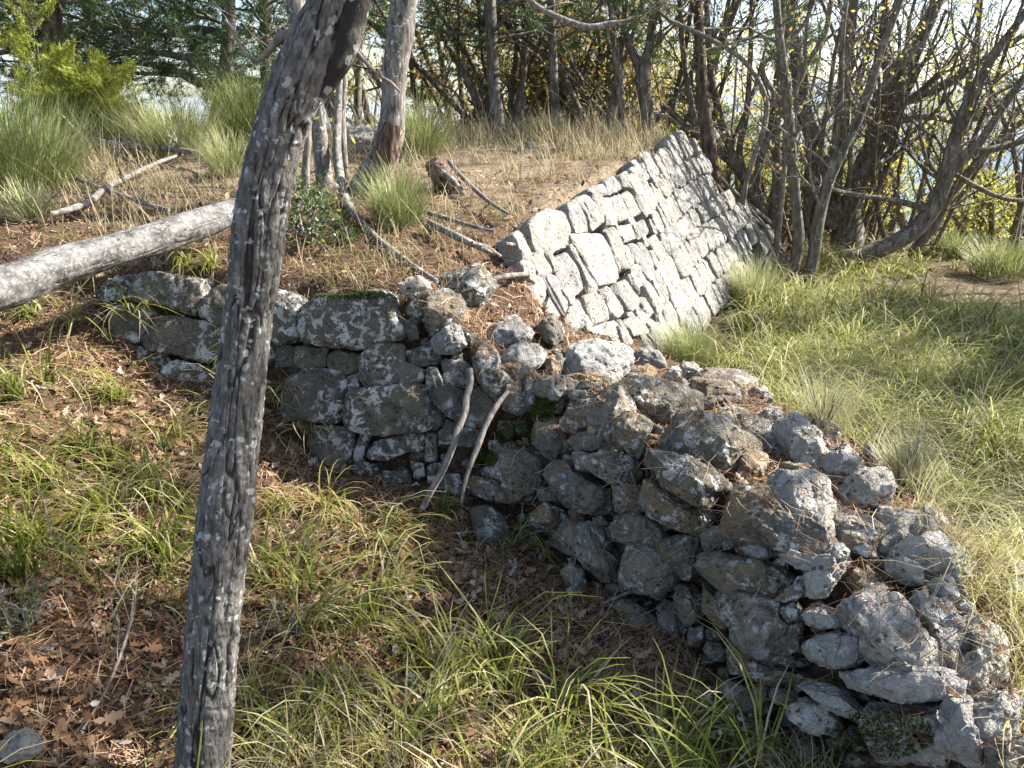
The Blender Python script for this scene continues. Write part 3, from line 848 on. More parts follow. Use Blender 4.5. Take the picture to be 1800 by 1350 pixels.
# remaining courses follow the run of the wall; each stone fills its own cell
rw = np.random.default_rng(5)
u = -0.04
course = 0
while u < 2.1:
    hgt = rw.uniform(0.15, 0.235)
    t = -0.5 + rw.uniform(0, .2)
    while t < 6.4:
        wd = rw.choice([0.07, 0.10, 0.13, 0.17, 0.23], p=[.18, .3, .27, .18, .07]) * (1 + 0.05 * t)
        slope = 0.045 * math.sin(t * 1.7 + course * .3)          # courses wander a little
        sk = 0.012
        q = np.array([(t + sk, u + .004), (t + wd / 2, u - .008), (t + wd - .006, u + .006), (t + wd + sk * .5, u + hgt * .5), (t + wd - .004 + sk, u + hgt - .01), (t + wd / 2, u + hgt + .004), (t + .006, u + hgt - .008), (t - sk * .4, u + hgt * .5)])
        q += rw.normal(0, 0.011, q.shape) + np.array((0, slope + (rw.uniform(-.03, .05) if course == 0 else 0)))
        cpt = q.mean(0)
        samp = np.concatenate([q * 0.7 + cpt * 0.3, cpt[None]])
        clash = max(inpoly(samp, p).mean() for p in polys_tu)
        Cw = WP + d3 * cpt[0] + u3 * cpt[1]
        zs = H(Cw[0], Cw[1], True)[0]
        low = lowland(np.array([Cw[0]]), np.array([Cw[1]]))[0]
        far_ok = not (cpt[0] < 0.0 and cpt[1] < 0.25)
        q_ = (Cw[0] - 1.6) * 0.96 + (Cw[1] - 7.0) * 0.22
        zc = 1.40 - 0.7 * max(q_, 0)
        prj = Cw - CAM; ppx = 900 + FPX * prj[0] / (prj @ FWD); ppy = 675 - FPX * (prj @ UPV) / (prj @ FWD)
        edge = np.interp(ppy, [255, 310, 380, 450, 500, 560], [1200, 1245, 1292, 1312, 1312, 1290])
        scree = ppx > edge + rw.uniform(-8, 8)
        if scree and rw.random() < .72: t += wd; continue
        if clash < 0.45 and far_ok and Cw[2] > low - 0.03 and Cw[2] < zc and Cw[2] > zs - 0.12:
            pc = q - cpt
            if np.sum(pc[:, 0] * np.roll(pc[:, 1], -1) - pc[:, 1] * np.roll(pc[:, 0], -1)) < 0: pc = pc[::-1]
            if clash > 0: pc = pc * (0.85 if clash < .2 else .66)
            rock(Cw + WN * (0.004 + rw.normal(0, 0.007)), d3, u3, WN, pc * (0.995 if course else rw.uniform(.85, 1.1)), 0.07, 'stone', M['pale_stone'], wall_bright,
                 14 if cpt[0] < 3 else 10, 12, 0.5, 4, 0.8)
        t += wd
    u += hgt; course += 1

# small wedging stones fill the gaps of the ruin's face
rf = np.random.default_rng(21)
centres = np.array([np.mean(P, 0) for P in ruin_stones + left_stones])
outl = [np.array(P) for P in ruin_stones + left_stones]
cnt = 0
for _ in range(5000):
    if cnt > 95: break
    px, py = rf.uniform(520, 1780), rf.uniform(540, 1345)
    # between the face's head and foot lines
    head = np.interp(px, [520, 760, 960, 1260, 1450, 1780], [560, 560, 660, 880, 1060, 1190])
    foot = np.interp(px, [520, 760, 900, 1060, 1200, 1300, 1500, 1780], [800, 860, 930, 1050, 1130, 1240, 1345, 1345])
    if not (head < py < foot): continue
    pt_ = np.array([[px, py]])
    if any(inpoly(pt_, o)[0] for o in outl): continue
    s_ = rf.uniform(9, 20); a0 = np.sort(rf.uniform(0, 6.28, 6))
    if np.max(np.diff(np.r_[a0, a0[0] + 6.28])) > 2.2: continue
    P = [(px + math.cos(a) * s_ * rf.uniform(.8, 1.4), py + math.sin(a) * s_ * 0.8) for a in a0]
    stone_px(P, M['dark_stone'] if px < 850 else M['rubble_stone'], wall_left if px < 850 else wall_ruin, out=-0.035, thick=0.05, res=10, lump=1.4, chips=6)
    outl.append(np.array(P)); cnt += 1

# broken stones along the sunny back of the ruin
rb = np.random.default_rng(8); k_ = 0
pos = []
while k_ < 46:
    y = rb.uniform(.95, 3.6); x = rb.uniform(.6, 1.7)
    sb = sdist(FB, np.array([x]), np.array([y]))[0]; sa = sdist(FA, np.array([x]), np.array([y]))[0]
    if not (-.10 < sb < .34 and sa > .3): continue
    s_ = rb.choice([.035, .055, .08, .11], p=[.35, .3, .22, .13])
    if any(math.hypot(x - a, y - b) < (s_ + c) * .8 for a, b, c in pos): continue
    pos.append((x, y, s_)); k_ += 1
    z = H(x, y, True)[0]; n = hnormal(x, y, True, .06)[0] + rb.normal(0, .3, 3); U, W, N = frame(n)
    a0 = np.sort(rb.uniform(0, 6.28, 7)); pl = np.stack([np.cos(a0) * s_ * rb.uniform(.8, 1.3), np.sin(a0) * s_ * rb.uniform(.6, 1.0)], -1) * rb.uniform(.85, 1.2, (7, 1))
    rock(np.array((x, y, z)) - N * s_ * .1, U, W, N, pl, s_ * rb.uniform(.45, .8), 'stone', M['grey_stone'], wall_ruin, 20 if s_ > .07 else 12 if s_ > .05 else 10, 3.6, 1.4, 13, 1.5)

# flat stones bedded along the crest between the face and the sunny back
k_ = 0; tries = 0
while k_ < 22 and tries < 4000:
    tries += 1
    y = rb.uniform(1.0, 3.7); x = rb.uniform(.1, 1.5)
    sb = sdist(FB, np.array([x]), np.array([y]))[0]; sa = sdist(FA, np.array([x]), np.array([y]))[0]
    if not (sb > .12 and .22 < sa < .95): continue
    s_ = rb.choice([.05, .075, .10, .13], p=[.2, .35, .3, .15])
    w_ = np.array([[x, y, H(x, y, True)[0]]]) - CAM; dz = w_[0] @ FWD
    pc_ = np.array([[900 + FPX * w_[0, 0] / dz, 675 - FPX * (w_[0] @ UPV) / dz]])
    if any(inpoly(pc_, o)[0] for o in outl): continue
    if any(math.hypot(x - a, y - b) < (s_ + c) * .85 for a, b, c in pos): continue
    pos.append((x, y, s_)); k_ += 1
    z = H(x, y, True)[0]; n = hnormal(x, y, True, .06)[0] + rb.normal(0, .22, 3); U, W, N = frame(n)
    a0 = np.sort(rb.uniform(0, 6.28, 7)); pl = np.stack([np.cos(a0) * s_ * rb.uniform(.9, 1.4), np.sin(a0) * s_ * rb.uniform(.6, 1.0)], -1) * rb.uniform(.85, 1.2, (7, 1))
    rock(np.array((x, y, z)), U, W, N, pl, s_ * rb.uniform(.4, .65), 'stone', M['rubble_stone'], wall_ruin, 20, 4.5, 0.9, 10, 1.15)
# ------------------------------------------------------------------ trees
def pxline(pts, Y):
    """pixel centre line with pixel widths -> world points + radii, standing at distance Y (number or per point)"""
    pts = np.array(pts, float)
    Ys = np.broadcast_to(np.asarray(Y, float), (len(pts),))
    P = at_y(pts[:, 0], pts[:, 1], Ys)
    depth = (P - CAM) @ FWD
    return np.c_[P, pts[:, 2] / 2 * depth / FPX]

def trunk_mesh(L, k, n, name, mat, parent, rough=0.12, gnarl=0.0, seed=1, bend=0.0):
    L = resample(L, n)
    P, R = L[:, :3].copy(), L[:, 3]
    V, Q = tube(P, R, k)
    Cn = np.repeat(P, k, 0); Rr = np.repeat(R, k)
    dirn = V - Cn
    th = np.arctan2(dirn[:, 1], dirn[:, 0])
    q = np.c_[np.cos(th) * Rr * 60, np.sin(th) * Rr * 60, V[:, 2] * 9] + seed * 5.1
    rid = np.abs(vnoise(q, seed)) 
    h = rid * 0.7 + 0.3 * vnoise(q * np.array((2, 2, 4.0)), seed + 3)
    big = fbm(V * 5, 2, seed + 7)
    V = Cn + dirn * (1 + rough * (h - 0.35) + gnarl * big)[:, None]
    a = Acc(); a.add(V, Q, None, np.clip(h, 0, 1))
    for e, c in ((0, P[0]), (n - 1, P[-1])):
        j = np.arange(k); a.add(np.r_[V[e*k:(e+1)*k], [c]], None, np.stack([np.full(k, k), j, (j + 1) % k] if e else [np.full(k, k), (j + 1) % k, j], -1), 0.5)
    return a.build(name, mat, parent), L

def limb(acc, tips, p, d, L, r, lvl, rng, prm):
    n = 5 if lvl else 7
    pts = [np.array(p)]; d = np.array(d, float)
    trop = prm.get('trop', 0.05)
    for i in range(n):
        d = d + rng.normal(0, prm.get('wig', 0.18), 3); d[2] += trop
        d /= np.linalg.norm(d)
        pts.append(pts[-1] + d * L / n)
    pts = np.array(pts)
    R = np.linspace(r, r * 0.35, n + 1)
    k = 7 if r > 0.04 else 5 if r > 0.015 else 3
    V, Q = tube(pts, R, k); acc.add(V, Q, None, 0.5)
    if lvl >= prm['levels']:
        tips.append(pts[2:]); return
    nc = prm['nch'][min(lvl, len(prm['nch']) - 1)]
    for c in range(nc):
        f = rng.uniform(0.25, 1.0); i = min(int(f * n), n - 1)
        q = pts[i] + (pts[i+1] - pts[i]) * (f * n - i)
        dd = pts[min(i+1, n)] - pts[i]; dd /= np.linalg.norm(dd) + 1e-9
        side = np.cross(dd, rng.normal(size=3)); side /= np.linalg.norm(side) + 1e-9
        ang = rng.uniform(0.4, 1.0)
        nd = dd * math.cos(ang) + side * math.sin(ang)
        limb(acc, tips, q, nd, L * rng.uniform(0.38, 0.66), max(r * (1 - 0.6 * f) * 0.55, prm.get('rmin', 0.0025)), lvl + 1, rng, prm)

def leaf_cloud(acc, tips, n, size, rng, spread=0.08, val=(0.2, 1.0), shape='quad'):
    """small leaves sprinkled round the twig ends"""
    T = np.concatenate(tips)
    idx = rng.integers(0, len(T), n)
    C = T[idx] + rng.normal(0, spread, (n, 3))
    a = rng.normal(size=(n, 3)); a /= np.linalg.norm(a, axis=1, keepdims=True)
    b = np.cross(a, rng.normal(size=(n, 3))); b /= np.linalg.norm(b, axis=1, keepdims=True)
    s = size * rng.uniform(0.5, 1.3, (n, 1))
    V = np.stack([C - a * s * .5, C + b * s * .34, C + a * s * .5, C - b * s * .34], 1).reshape(-1, 3)
    Q = np.arange(n * 4).reshape(n, 4)
    v = rng.uniform(val[0], val[1], n)
    acc.add(V, Q, None, np.repeat(v, 4))

def needle_tufts(acc, tips, n, per, length, rng, width=0.0035, val=(0.1, 0.9)):
    T = np.concatenate(tips); Dd = np.concatenate([np.gradient(t_, axis=0) for t_ in tips])
    idx = rng.integers(0, len(T), n)
    C = T[idx] + rng.normal(0, 0.03, (n, 3)); D = Dd[idx]; D = D / (np.linalg.norm(D, axis=1, keepdims=True) + 1e-9)
    C = np.repeat(C, per, 0); D = np.repeat(D, per, 0)
    N = n * per
    d = D * 0.75 + rng.normal(0, 0.6, (N, 3)) + np.array((0, 0, .15)); d /= np.linalg.norm(d, axis=1, keepdims=True)
    sd = np.cross(d, rng.normal(size=(N, 3))); sd /= np.linalg.norm(sd, axis=1, keepdims=True)
    L = length * rng.uniform(0.6, 1.2, (N, 1))
    C = C + D * rng.uniform(-.05, .05, (N, 1))
    V = np.stack([C - sd * width, C + sd * width, C + d * L], 1).reshape(-1, 3)
    v = np.repeat(np.clip(np.repeat(rng.uniform(val[0], val[1], n), per) + rng.normal(0, .12, N), 0, 1), 3)
    acc.add(V, None, np.arange(N * 3).reshape(N, 3), v)

def spawn(L, n, acc, tips, rng, prm, length, zmin=0.35, az=None, rr=0.3):
    """side limbs off a traced stem L (points + radius)"""
    m = len(L)
    for c in range(n):
        f = rng.uniform(zmin, 1.0); i = min(int(f * (m - 1)), m - 2)
        q = L[i, :3]; dd = L[i+1, :3] - L[i, :3]; dd /= np.linalg.norm(dd) + 1e-9
        a = rng.uniform(0, 2 * math.pi) if az is None else rng.normal(az[0], az[1])
        side = np.array((math.cos(a), math.sin(a), 0))
        nd = dd * prm.get('along', 0.5) + side + np.array((0, 0, prm.get('lift', 0.2))); nd /= np.linalg.norm(nd)
        limb(acc, tips, q, nd, length * rng.uniform(0.6, 1.3), max(L[i, 3] * rr, 0.006), 1, rng, prm)

OAK = dict(levels=3, nch=[3, 4, 3], wig=0.22, trop=0.06, rmin=0.003, along=0.7, lift=0.3)
PINE = dict(levels=3, nch=[3, 5, 3], wig=0.12, trop=0.02, rmin=0.003, along=0.1, lift=0.05)

# ---- the near tree, crossing the picture from bottom to top
near = [(350,1440,100),(356,1350,94),(366,1200,94),(376,1080,94),(388,970,93),(400,870,92),(410,780,90),(420,690,90),(431,600,88),(438,540,88),(446,490,92),(452,430,98),(460,370,98),(472,310,97),(490,240,99),(512,175,103),(540,110,106),(566,50,98),(588,0,92),(606,-60,84),(625,-150,78),(640,-260,70),(650,-420,60)]
near_tree = thing('leaning_tree', (-0.68, 1.6, 0.0), 'near tree with cracked lichen spotted grey bark rising past the left wall', 'tree')
Ln = pxline(near, np.interp([p[1] for p in near], [-400, 500, 1400], [1.62, 1.56, 1.36]))
Ln[:, 3] *= np.interp([p[1] for p in near], [0, 700], [0.88, 0.97])
Ln = np.r_[[np.r_[Ln[0, :3] + (0, 0, -0.12), Ln[0, 3] * 1.15]], Ln]
n, k = 760, 170
Lr = resample(Ln, n)
V, Q = tube(Lr[:, :3], Lr[:, 3], k)
Cn = np.repeat(Lr[:, :3], k, 0); dirn = V - Cn; Rr = np.repeat(Lr[:, 3], k)
ang = np.tile(np.arange(k) * 2 * math.pi / k, n); arc = np.repeat(np.r_[0, np.cumsum(np.linalg.norm(np.diff(Lr[:, :3], axis=0), axis=1))], k)
warp = vnoise(np.c_[np.cos(ang) * 2, np.sin(ang) * 2, arc * 4], 31) * 0.25
q = np.c_[np.cos(ang + warp) * 3.7, np.sin(ang + warp) * 3.7, arc * 5.2]
f1 = np.abs(vnoise(q, 41)); f2 = np.abs(vnoise(q * np.array((1.7, 1.7, 1.3)) + 9, 43))
fis = np.minimum(smooth(0.0, 0.13, f1), smooth(0.0, 0.10, f2) * 0.65 + 0.35)      # deep cracks between plates
cross_ = smooth(0.0, 0.10, np.abs(vnoise(np.c_[np.cos(ang) * 3, np.sin(ang) * 3, arc * 26], 47)))
grain = fbm(np.c_[np.cos(ang) * 14, np.sin(ang) * 14, arc * 40], 3, 53)
plate = vnoise(q * 0.6 + 3, 44)
hgt_ = fis * 0.95 + cross_ * 0.16 * fis + grain * 0.08 + plate * 0.15 + np.floor((plate + 1) * 3.5) * 0.09
# bulging knots
for (kx, ky, kr, ka) in ((470, 482, 0.035, 0.30), (398, 478, 0.03, 0.22), (600, 105, 0.04, 0.4), (500, 66, 0.02, 0.25)):
    pk = at_y(kx, ky, 1.50)
    dk = np.linalg.norm(V - pk, axis=1)
    hgt_ = hgt_ + np.exp(-(dk / kr) ** 2) * ka * (1.6 + vnoise(V * 70, 71))
# flakes of lichen crust stand proud
lich = smooth(0.25, 0.34, fbm(V * 55, 2, 61)) * 0.05
V = Cn + dirn * (0.825 + 0.12 * hgt_ + lich * 0.8)[:, None]
a = Acc(); a.add(V, Q, None, np.clip(fis * 0.6 + 0.4 * (grain * .5 + .5), 0, 1))
t = NT('cracked_bark')
geo = t.n('NewGeometry').outputs['Position']; at = t.n('Attribute', attribute_name='v').outputs['Fac']
mp = t.n('Mapping', ins={'Vector': geo, 'Scale': (1, 1, 0.35)}).outputs[0]
nz = t.noise(mp, 70, 6, 0.65)
c = t.ramp(nz, [(0.3, (0.055, 0.049, 0.043)), (0.5, (0.125, 0.114, 0.102)), (0.68, (0.24, 0.225, 0.205))])
c = t.mix(t.math('SUBTRACT', 1.0, t.step(at, 0.25, 0.6)), c, (0.035, 0.03, 0.026))
gd = t.n('VectorMath', operation='ADD', ins={0: geo, 1: t.n('VectorMath', operation='SCALE', ins={0: t.n('TexNoise', ins={'Vector': geo, 'Scale': 38.0, 'Detail': 4.0}).outputs[1], 3: 0.035}).outputs[0]}).outputs[0]
vo = t.n('TexVoronoi', ins={'Vector': gd, 'Scale': 40.0, 'Randomness': 1.0})
spot = t.math('SUBTRACT', 1.0, t.step(t.math('ADD', vo.outputs['Distance'], t.math('MULTIPLY', t.noise(geo, 30, 5), 0.9)), 0.68, 0.75))
spot = t.math('MULTIPLY', spot, t.step(t.noise(geo, 11, 3), 0.44, 0.5))
c = t.mix(t.math('MULTIPLY', spot, 0.65), c, (0.46, 0.47, 0.44))
t.l(c, t.b.inputs['Base Color']); t.b.inputs['Roughness'].default_value = 0.9; t.b.inputs['Specular IOR Level'].default_value = 0.2
t.l(t.bump(t.math('ADD', nz, t.math('MULTIPLY', t.noise(mp, 220, 3), 0.4)), 0.9, 0.006), t.b.inputs['Normal'])
M['near_bark'] = t.m
a.build('trunk', t.m, near_tree)
rng = np.random.default_rng(3)
for P, nm in (([(560,175,26),(580,135,40),(598,100,50),(610,66,52),(621,30,50),(634,-20,44),(660,-100,38),(690,-220,30)], 'fork'),
              ([(508,62,16),(494,66,22),(486,74,14),(470,92,11),(452,106,9),(436,98,7),(424,84,6),(410,56,5),(396,34,4)], 'branch'),
              ([(604,72,12),(622,86,9),(645,112,7),(668,134,6),(688,146,6),(704,163,4)], 'branch'),
              ([(664,122,5),(676,140,4),(690,158,3),(694,166,2)], 'twig')):
    trunk_mesh(pxline(P, 1.58), 14 if nm == 'fork' else 8, 60, nm, M['near_bark'] if nm == 'fork' else M['twig'], near_tree, 0.12, 0.05, 5)
acc, tips = Acc(), []
for top in (Lr[-1], pxline([(690,-220,30)], 1.58)[0]):
    for q_ in range(3): limb(acc, tips, top[:3], (rng.normal(0, .5), rng.normal(0, .5), 1), 1.3, top[3] * .6, 0, rng, OAK)
leaf_cloud(acc, tips, 900, 0.05, rng)
acc.build('crown', M['autumn'], near_tree)

def tree(name, label, Y, stems, mat, crown='oak', limbs=10, length=1.0, leaves=600, lsize=0.042, k=10, seed=0, rough=0.10, gnarl=0.03, zmin=0.3, group=None, val=(0.15, 0.85), az=None, crown_mat=None, topgrow=True, cat='tree'):
    """stems: list of traced pixel lines; first is the trunk, the rest are limbs of it"""
    rng = np.random.default_rng(seed + 77)
    L0 = pxline(stems[0], Y)
    if name == 'coppiced_tree': L0[:, 3] *= 0.82
    zb = height(np.array([L0[0, 0]]), np.array([L0[0, 1]]))[0]
    base = np.array((L0[0, 0], L0[0, 1], zb))
    # root the trunk in the ground where it stands
    L0 = np.r_[[np.r_[base - (0, 0, 0.12), L0[0, 3] * 1.35]], L0] if L0[0, 2] > zb - 0.05 else np.r_[[np.r_[L0[0, :3] - (0, 0, .1), L0[0, 3] * 1.2]], L0]
    root = thing(name, base, label, cat, group)
    acc, tips = Acc(), []
    prm = PINE if crown == 'pine' else OAK
    for s_i, s in enumerate(stems):
        L = L0 if s_i == 0 else pxline(s, Y if np.ndim(Y) == 0 else np.mean(Y))
        _, Ls = trunk_mesh(L, k, 44 if k < 12 else 140, 'trunk' if s_i == 0 else 'limb', mat, root, rough, gnarl, seed + s_i)
        spawn(Ls, max(int(limbs * (1 if s_i == 0 else 0.5)), 1), acc, tips, rng, prm, length * (1 if s_i == 0 else .7), zmin, az)
        if topgrow and Ls[-1, 2] > 1.8:
            dd = Ls[-1, :3] - Ls[-4, :3]; dd /= np.linalg.norm(dd)
            limb(acc, tips, Ls[-1, :3], dd, 1.6, Ls[-1, 3], 0, rng, prm)
    fol = Acc()
    acc.build('branches', M['twig'] if mat is not M['dark_bark'] else M['dark_bark'], root)['kind'] = 'stuff'
    if leaves and tips:
        if crown == 'pine': needle_tufts(fol, tips, leaves, 16, 0.085, rng)
        else: leaf_cloud(fol, tips, leaves, lsize, rng, 0.07, val)
        fol.build('crown', crown_mat or (M['pine'] if crown == 'pine' else M['autumn']), root)
    return root

# hollow tree and its neighbours on the terrace
tree('hollow_tree', 'grey trunked tree with a torn hollow brown base, right of the leaning near tree', 4.8,
     [[(640,352,72),(652,320,62),(668,285,56),(682,250,52),(690,215,46),(692,180,42),(692,150,42),(696,100,46),(704,50,47),(710,0,47),(716,-60,44),(722,-200,38)]],
     M['bark'], limbs=3, length=0.9, leaves=160, k=40, seed=1, rough=0.10, gnarl=0.10, zmin=0.85)
tree('bare_tree', 'slender pale tree standing close behind the leaning near trunk', 5.0,
     [[(574,350,34),(571,320,32),(566,280,28),(562,240,26),(557,190,26),(545,120,30),(530,60,34),(518,0,36),(508,-80,34),(495,-220,30)]],
     M['bark'], limbs=3, length=0.9, leaves=160, k=24, seed=2, gnarl=0.06, zmin=0.85)
tree('young_tree', 'thin dark trunked tree between the hollow tree and the leaning trunk', 5.3,
     [[(607,345,15),(606,300,14),(602,250,15),(600,200,16),(604,150,14),(606,80,12),(607,0,12),(612,-100,10)]],
     M['bark'], limbs=4, length=0.6, leaves=120, k=12, seed=3, zmin=0.7)
tree('thin_sapling', 'straight thin sapling just right of the leaning trunk, low on the terrace', 4.4,
     [[(538,335,16),(537,300,15),(540,260,14),(541,225,13),(545,200,10),(548,150,8)]],
     M['twig'], limbs=1, length=0.2, leaves=10, k=10, seed=4, zmin=0.7, topgrow=False)
# rotten shell of wood round the hollow base
root = bpy.data.objects['hollow_tree']
acc = Acc()
Lh = resample(pxline([(642,372,86),(654,330,64),(670,290,52),(684,250,46),(692,218,38)], 4.74), 60)
V, Q = tube(Lh[:, :3], Lh[:, 3], 40)
Cn = np.repeat(Lh[:, :3], 40, 0)
q = V * np.array((55, 55, 8)); h_ = np.abs(vnoise(q, 5)); open_ = smooth(0.15, 0.5, vnoise(V * np.array((9, 9, 3)), 12))
V = Cn + (V - Cn) * (0.80 + 0.22 * h_ - 0.25 * open_)[:, None]
acc.add(V, Q, None, h_); o = acc.build('torn_bark', M['rotwood'], root); o['label'] = 'torn brown rotten wood of the hollow base'

# ---- sticks, logs and stumps
def stick(name, label, pts, Y=None, zoff=None, mat='deadwood', k=8, rough=0.10, gnarl=0.05, seed=1, cat='branch', n=50, twigs=0, group=None):
    """pts: (px, py, width px); lies on the ground unless Y is given"""
    A = np.array(pts, float)
    if Y is not None: L = pxline(A, Y)
    else:
        p, _ = hit(A[:, 0], A[:, 1], True)
        w = A[:, 2] / 2 * ((p - CAM) @ FWD) / FPX
        p[:, 2] += w * 0.8 + (zoff or 0)
        L = np.c_[p, w]
    m = thing(name, L[len(L)//2, :3] * (1, 1, 1), label, cat, group) if twigs else None
    o, Ls = trunk_mesh(L, k, n, 'stem' if twigs else name, M[mat], m, rough, gnarl, seed)
    if twigs:
        rng = np.random.default_rng(seed); acc, tips = Acc(), []
        for _ in range(twigs):
            i = rng.integers(5, len(Ls) - 2)
            d = Ls[i+1, :3] - Ls[i, :3]; d /= np.linalg.norm(d)
            limb(acc, tips, Ls[i, :3], d + rng.normal(0, .7, 3) + (0, 0, .2), rng.uniform(.15, .4), Ls[i, 3] * .45, 2, rng, OAK)
        acc.build('twigs', M[mat], m)['kind'] = 'stuff'
        return m
    return tag(o, label, cat, group)

# the big fallen log
logL = pxline([(-440,600,124),(-260,560,120),(-120,535,114),(0,505,106),(90,474,92),(170,448,84),(250,425,78),(320,403,72),(370,388,68),(412,372,60)], [2.0,2.2,2.42,2.62,2.84,3.02,3.22,3.42,3.58,3.72])
logL[:, 3] *= 0.74
n, k = 420, 90
Lr = resample(logL, n); V, Q = tube(Lr[:, :3], Lr[:, 3], k)
Cn = np.repeat(Lr[:, :3], k, 0); dirn = V - Cn
ang = np.tile(np.arange(k) * 2 * math.pi / k, n); arc = np.repeat(np.linspace(0, 2.6, n), k)
big = fbm(np.c_[np.cos(ang) * 1.2, np.sin(ang) * 1.2, arc * 3], 3, 88)
crk = smooth(0, 0.07, np.abs(vnoise(np.c_[np.cos(ang) * 5, np.sin(ang) * 5, arc * 2.2], 91)))
crk = np.maximum(crk, smooth(0.0, 0.3, vnoise(np.c_[np.cos(ang) * 2, np.sin(ang) * 2, arc * 3.1], 14)))
ring = np.abs(vnoise(np.c_[np.cos(ang) * 1.5, np.sin(ang) * 1.5, arc * 24], 33))
V = Cn + dirn * (0.97 + 0.10 * big + 0.05 * crk - 0.05 + 0.012 * ring + 0.012 * fbm(V * 60, 2, 6))[:, None]
log_ = thing('fallen_log', Lr[n//2, :3] - (0, 0, 0.1), 'thick pale grey fallen log lying across the left end of the wall', 'log')
a = Acc(); a.add(V, Q, None, crk)
t = NT('log_bark')
geo = t.n('NewGeometry').outputs['Position']
n1 = t.noise(geo, 14, 7, 0.65); n2 = t.noise(geo, 70, 5, 0.7)
c = t.ramp(n1, [(0.36, (0.05, 0.046, 0.042)), (0.48, (0.115, 0.108, 0.10)), (0.64, (0.22, 0.212, 0.197))])
c = t.mix(t.math('MULTIPLY', t.step(n2, 0.53, 0.6), 0.5), c, (0.34, 0.33, 0.31))
c = t.mix(t.math('MULTIPLY', t.step(t.noise(geo, 120, 3), 0.62, 0.68), 0.7), c, (0.07, 0.06, 0.05))
at = t.n('Attribute', attribute_name='v').outputs['Fac']
c = t.mix(t.math('SUBTRACT', 1.0, t.step(at, 0.2, 0.8)), c, (0.06, 0.05, 0.04))
t.l(c, t.b.inputs['Base Color']); t.b.inputs['Roughness'].default_value = 0.9; t.b.inputs['Specular IOR Level'].default_value = 0.2
t.l(t.bump(t.math('ADD', n1, n2), 0.7, 0.01), t.b.inputs['Normal'])
a.build('bark', t.m, log_)
# broken end face of the log
acc = Acc(); e = (n - 1) * k; ringv = V[e:e+k]; c0 = ringv.mean(0); inner = c0 + (ringv - c0) * 0.5 + np.array((0.01, 0.03, 0.0))
j = np.arange(k); acc.add(np.r_[ringv, inner, [c0 + (0.015, 0.02, 0)]], np.stack([j, (j+1) % k, k + (j+1) % k, k + j], -1), np.stack([np.full(k, 2*k), k + j, k + (j+1) % k], -1))
acc.build('broken_end', M['rotwood'], log_)
acc = Acc(); ringv = V[:k]; c0 = ringv.mean(0); inner = c0 + (ringv - c0) * 0.55 + np.array((0.012, 0.02, 0.0))
acc.add(np.r_[ringv, inner, [c0]], np.stack([(j+1) % k, j, k + j, k + (j+1) % k], -1), np.stack([np.full(k, 2*k), k + (j+1) % k, k + j], -1))
acc.build('sawn_end', M['rotwood'], log_)

stick('dead_branch', 'long dark dead branch hanging from the young tree and curving down to the perched boulder',
      [(600,60,9),(597,140,11),(594,200,14),(592,260,16),(596,300,17),(606,345,16),(625,378,14),(655,412,12),(690,440,11),(730,470,10),(768,495,9)], [5.2,5.15,5.1,5.0,4.9,4.62,4.2,3.92,3.62,3.41,3.23], seed=4, n=90, k=10)
stick('leaning_stick', 'thick smooth stick propped against the shaded wall, lower end in the leaves',
      [(825,648,12),(827,672,13),(820,700,14),(818,722,15),(808,748,15),(794,790,14),(778,826,13),(755,868,13),(742,895,11)], [2.95,2.92,2.88,2.85,2.81,2.75,2.70,2.66,2.62], mat='dark_bark', seed=5, rough=.15, gnarl=.15)
stick('leaning_stick', 'thinner stick leaning on the wall just right of the thick one',
      [(893,688,8),(872,715,10),(855,745,11),(840,785,10),(826,820,9),(815,860,8),(811,888,7)], [2.88,2.81,2.76,2.71,2.67,2.62,2.58], mat='dark_bark', seed=6, rough=.15, gnarl=.15)
stick('fallen_stick', 'thin bent stick lying down the face of the bright wall at its near corner',
      [(888,457,8),(915,462,8),(932,476,9),(950,510,8),(965,540,8),(978,565,7),(990,585,6)], None, 0.075, seed=7)
stick('fallen_stick', 'dark stick poking out beside the perched boulder towards the bright wall',
      [(868,512,10),(890,508,11),(915,504,9),(930,498,7),(934,492,4)], None, 0.05, mat='twig', seed=8)
stick('fallen_branch', 'pale dead branch lying in dry grass above the log, forked', [(95,400,9),(140,388,12),(190,352,11),(240,325,9),(290,300,7),(330,285,4)], None, 0.06, seed=9, twigs=5)
stick('fallen_branch', 'weathered grey branch lying across the left terrace below the broom bushes', [(125,250,8),(165,268,12),(215,280,13),(270,282,12),(330,290,11),(385,300,8),(420,308,5)], None, 0.08, seed=10, twigs=7)
stick('fallen_branch', 'thin grey branch half buried in litter above the middle of the log', [(120,322,7),(170,345,9),(215,362,10),(260,378,9),(300,388,7)], None, 0.05, seed=11, twigs=4)
stick('fallen_branch', 'thick short dead bough in the litter left of the bright wall corner', [(755,405,11),(790,425,14),(820,440,14),(850,452,11),(872,460,7)], None, 0.03, seed=12)
stick('fallen_branch', 'pale thin branch lying behind the short dead bough', [(748,385,8),(780,395,8),(830,410,7),(870,420,6)], None, 0.03, seed=13)
stick('fallen_branch', 'long thin branch running from the stump down to the bright wall corner', [(790,300,8),(815,330,8),(845,360,8),(870,380,7),(895,395,5)], None, 0.05, seed=14, twigs=2)
stick('fallen_stick', 'pale straight stick lying behind the bright wall corner', [(880,470,6),(855,455,8),(830,448,8)], None, 0.05, seed=15)
stick('fallen_stick', 'curved brown stick lying in the grass right of the ruin', [(1600,842,7),(1650,828,8),(1700,845,8),(1745,862,6)], None, 0.03, mat='twig', seed=16)
stick('fallen_stick', 'thin dark stick lying in leaf litter at the foot of the ruin', [(1060,1075,4),(1090,1062,6),(1130,1045,6),(1160,1030,4)], None, 0.03, mat='twig', seed=17)
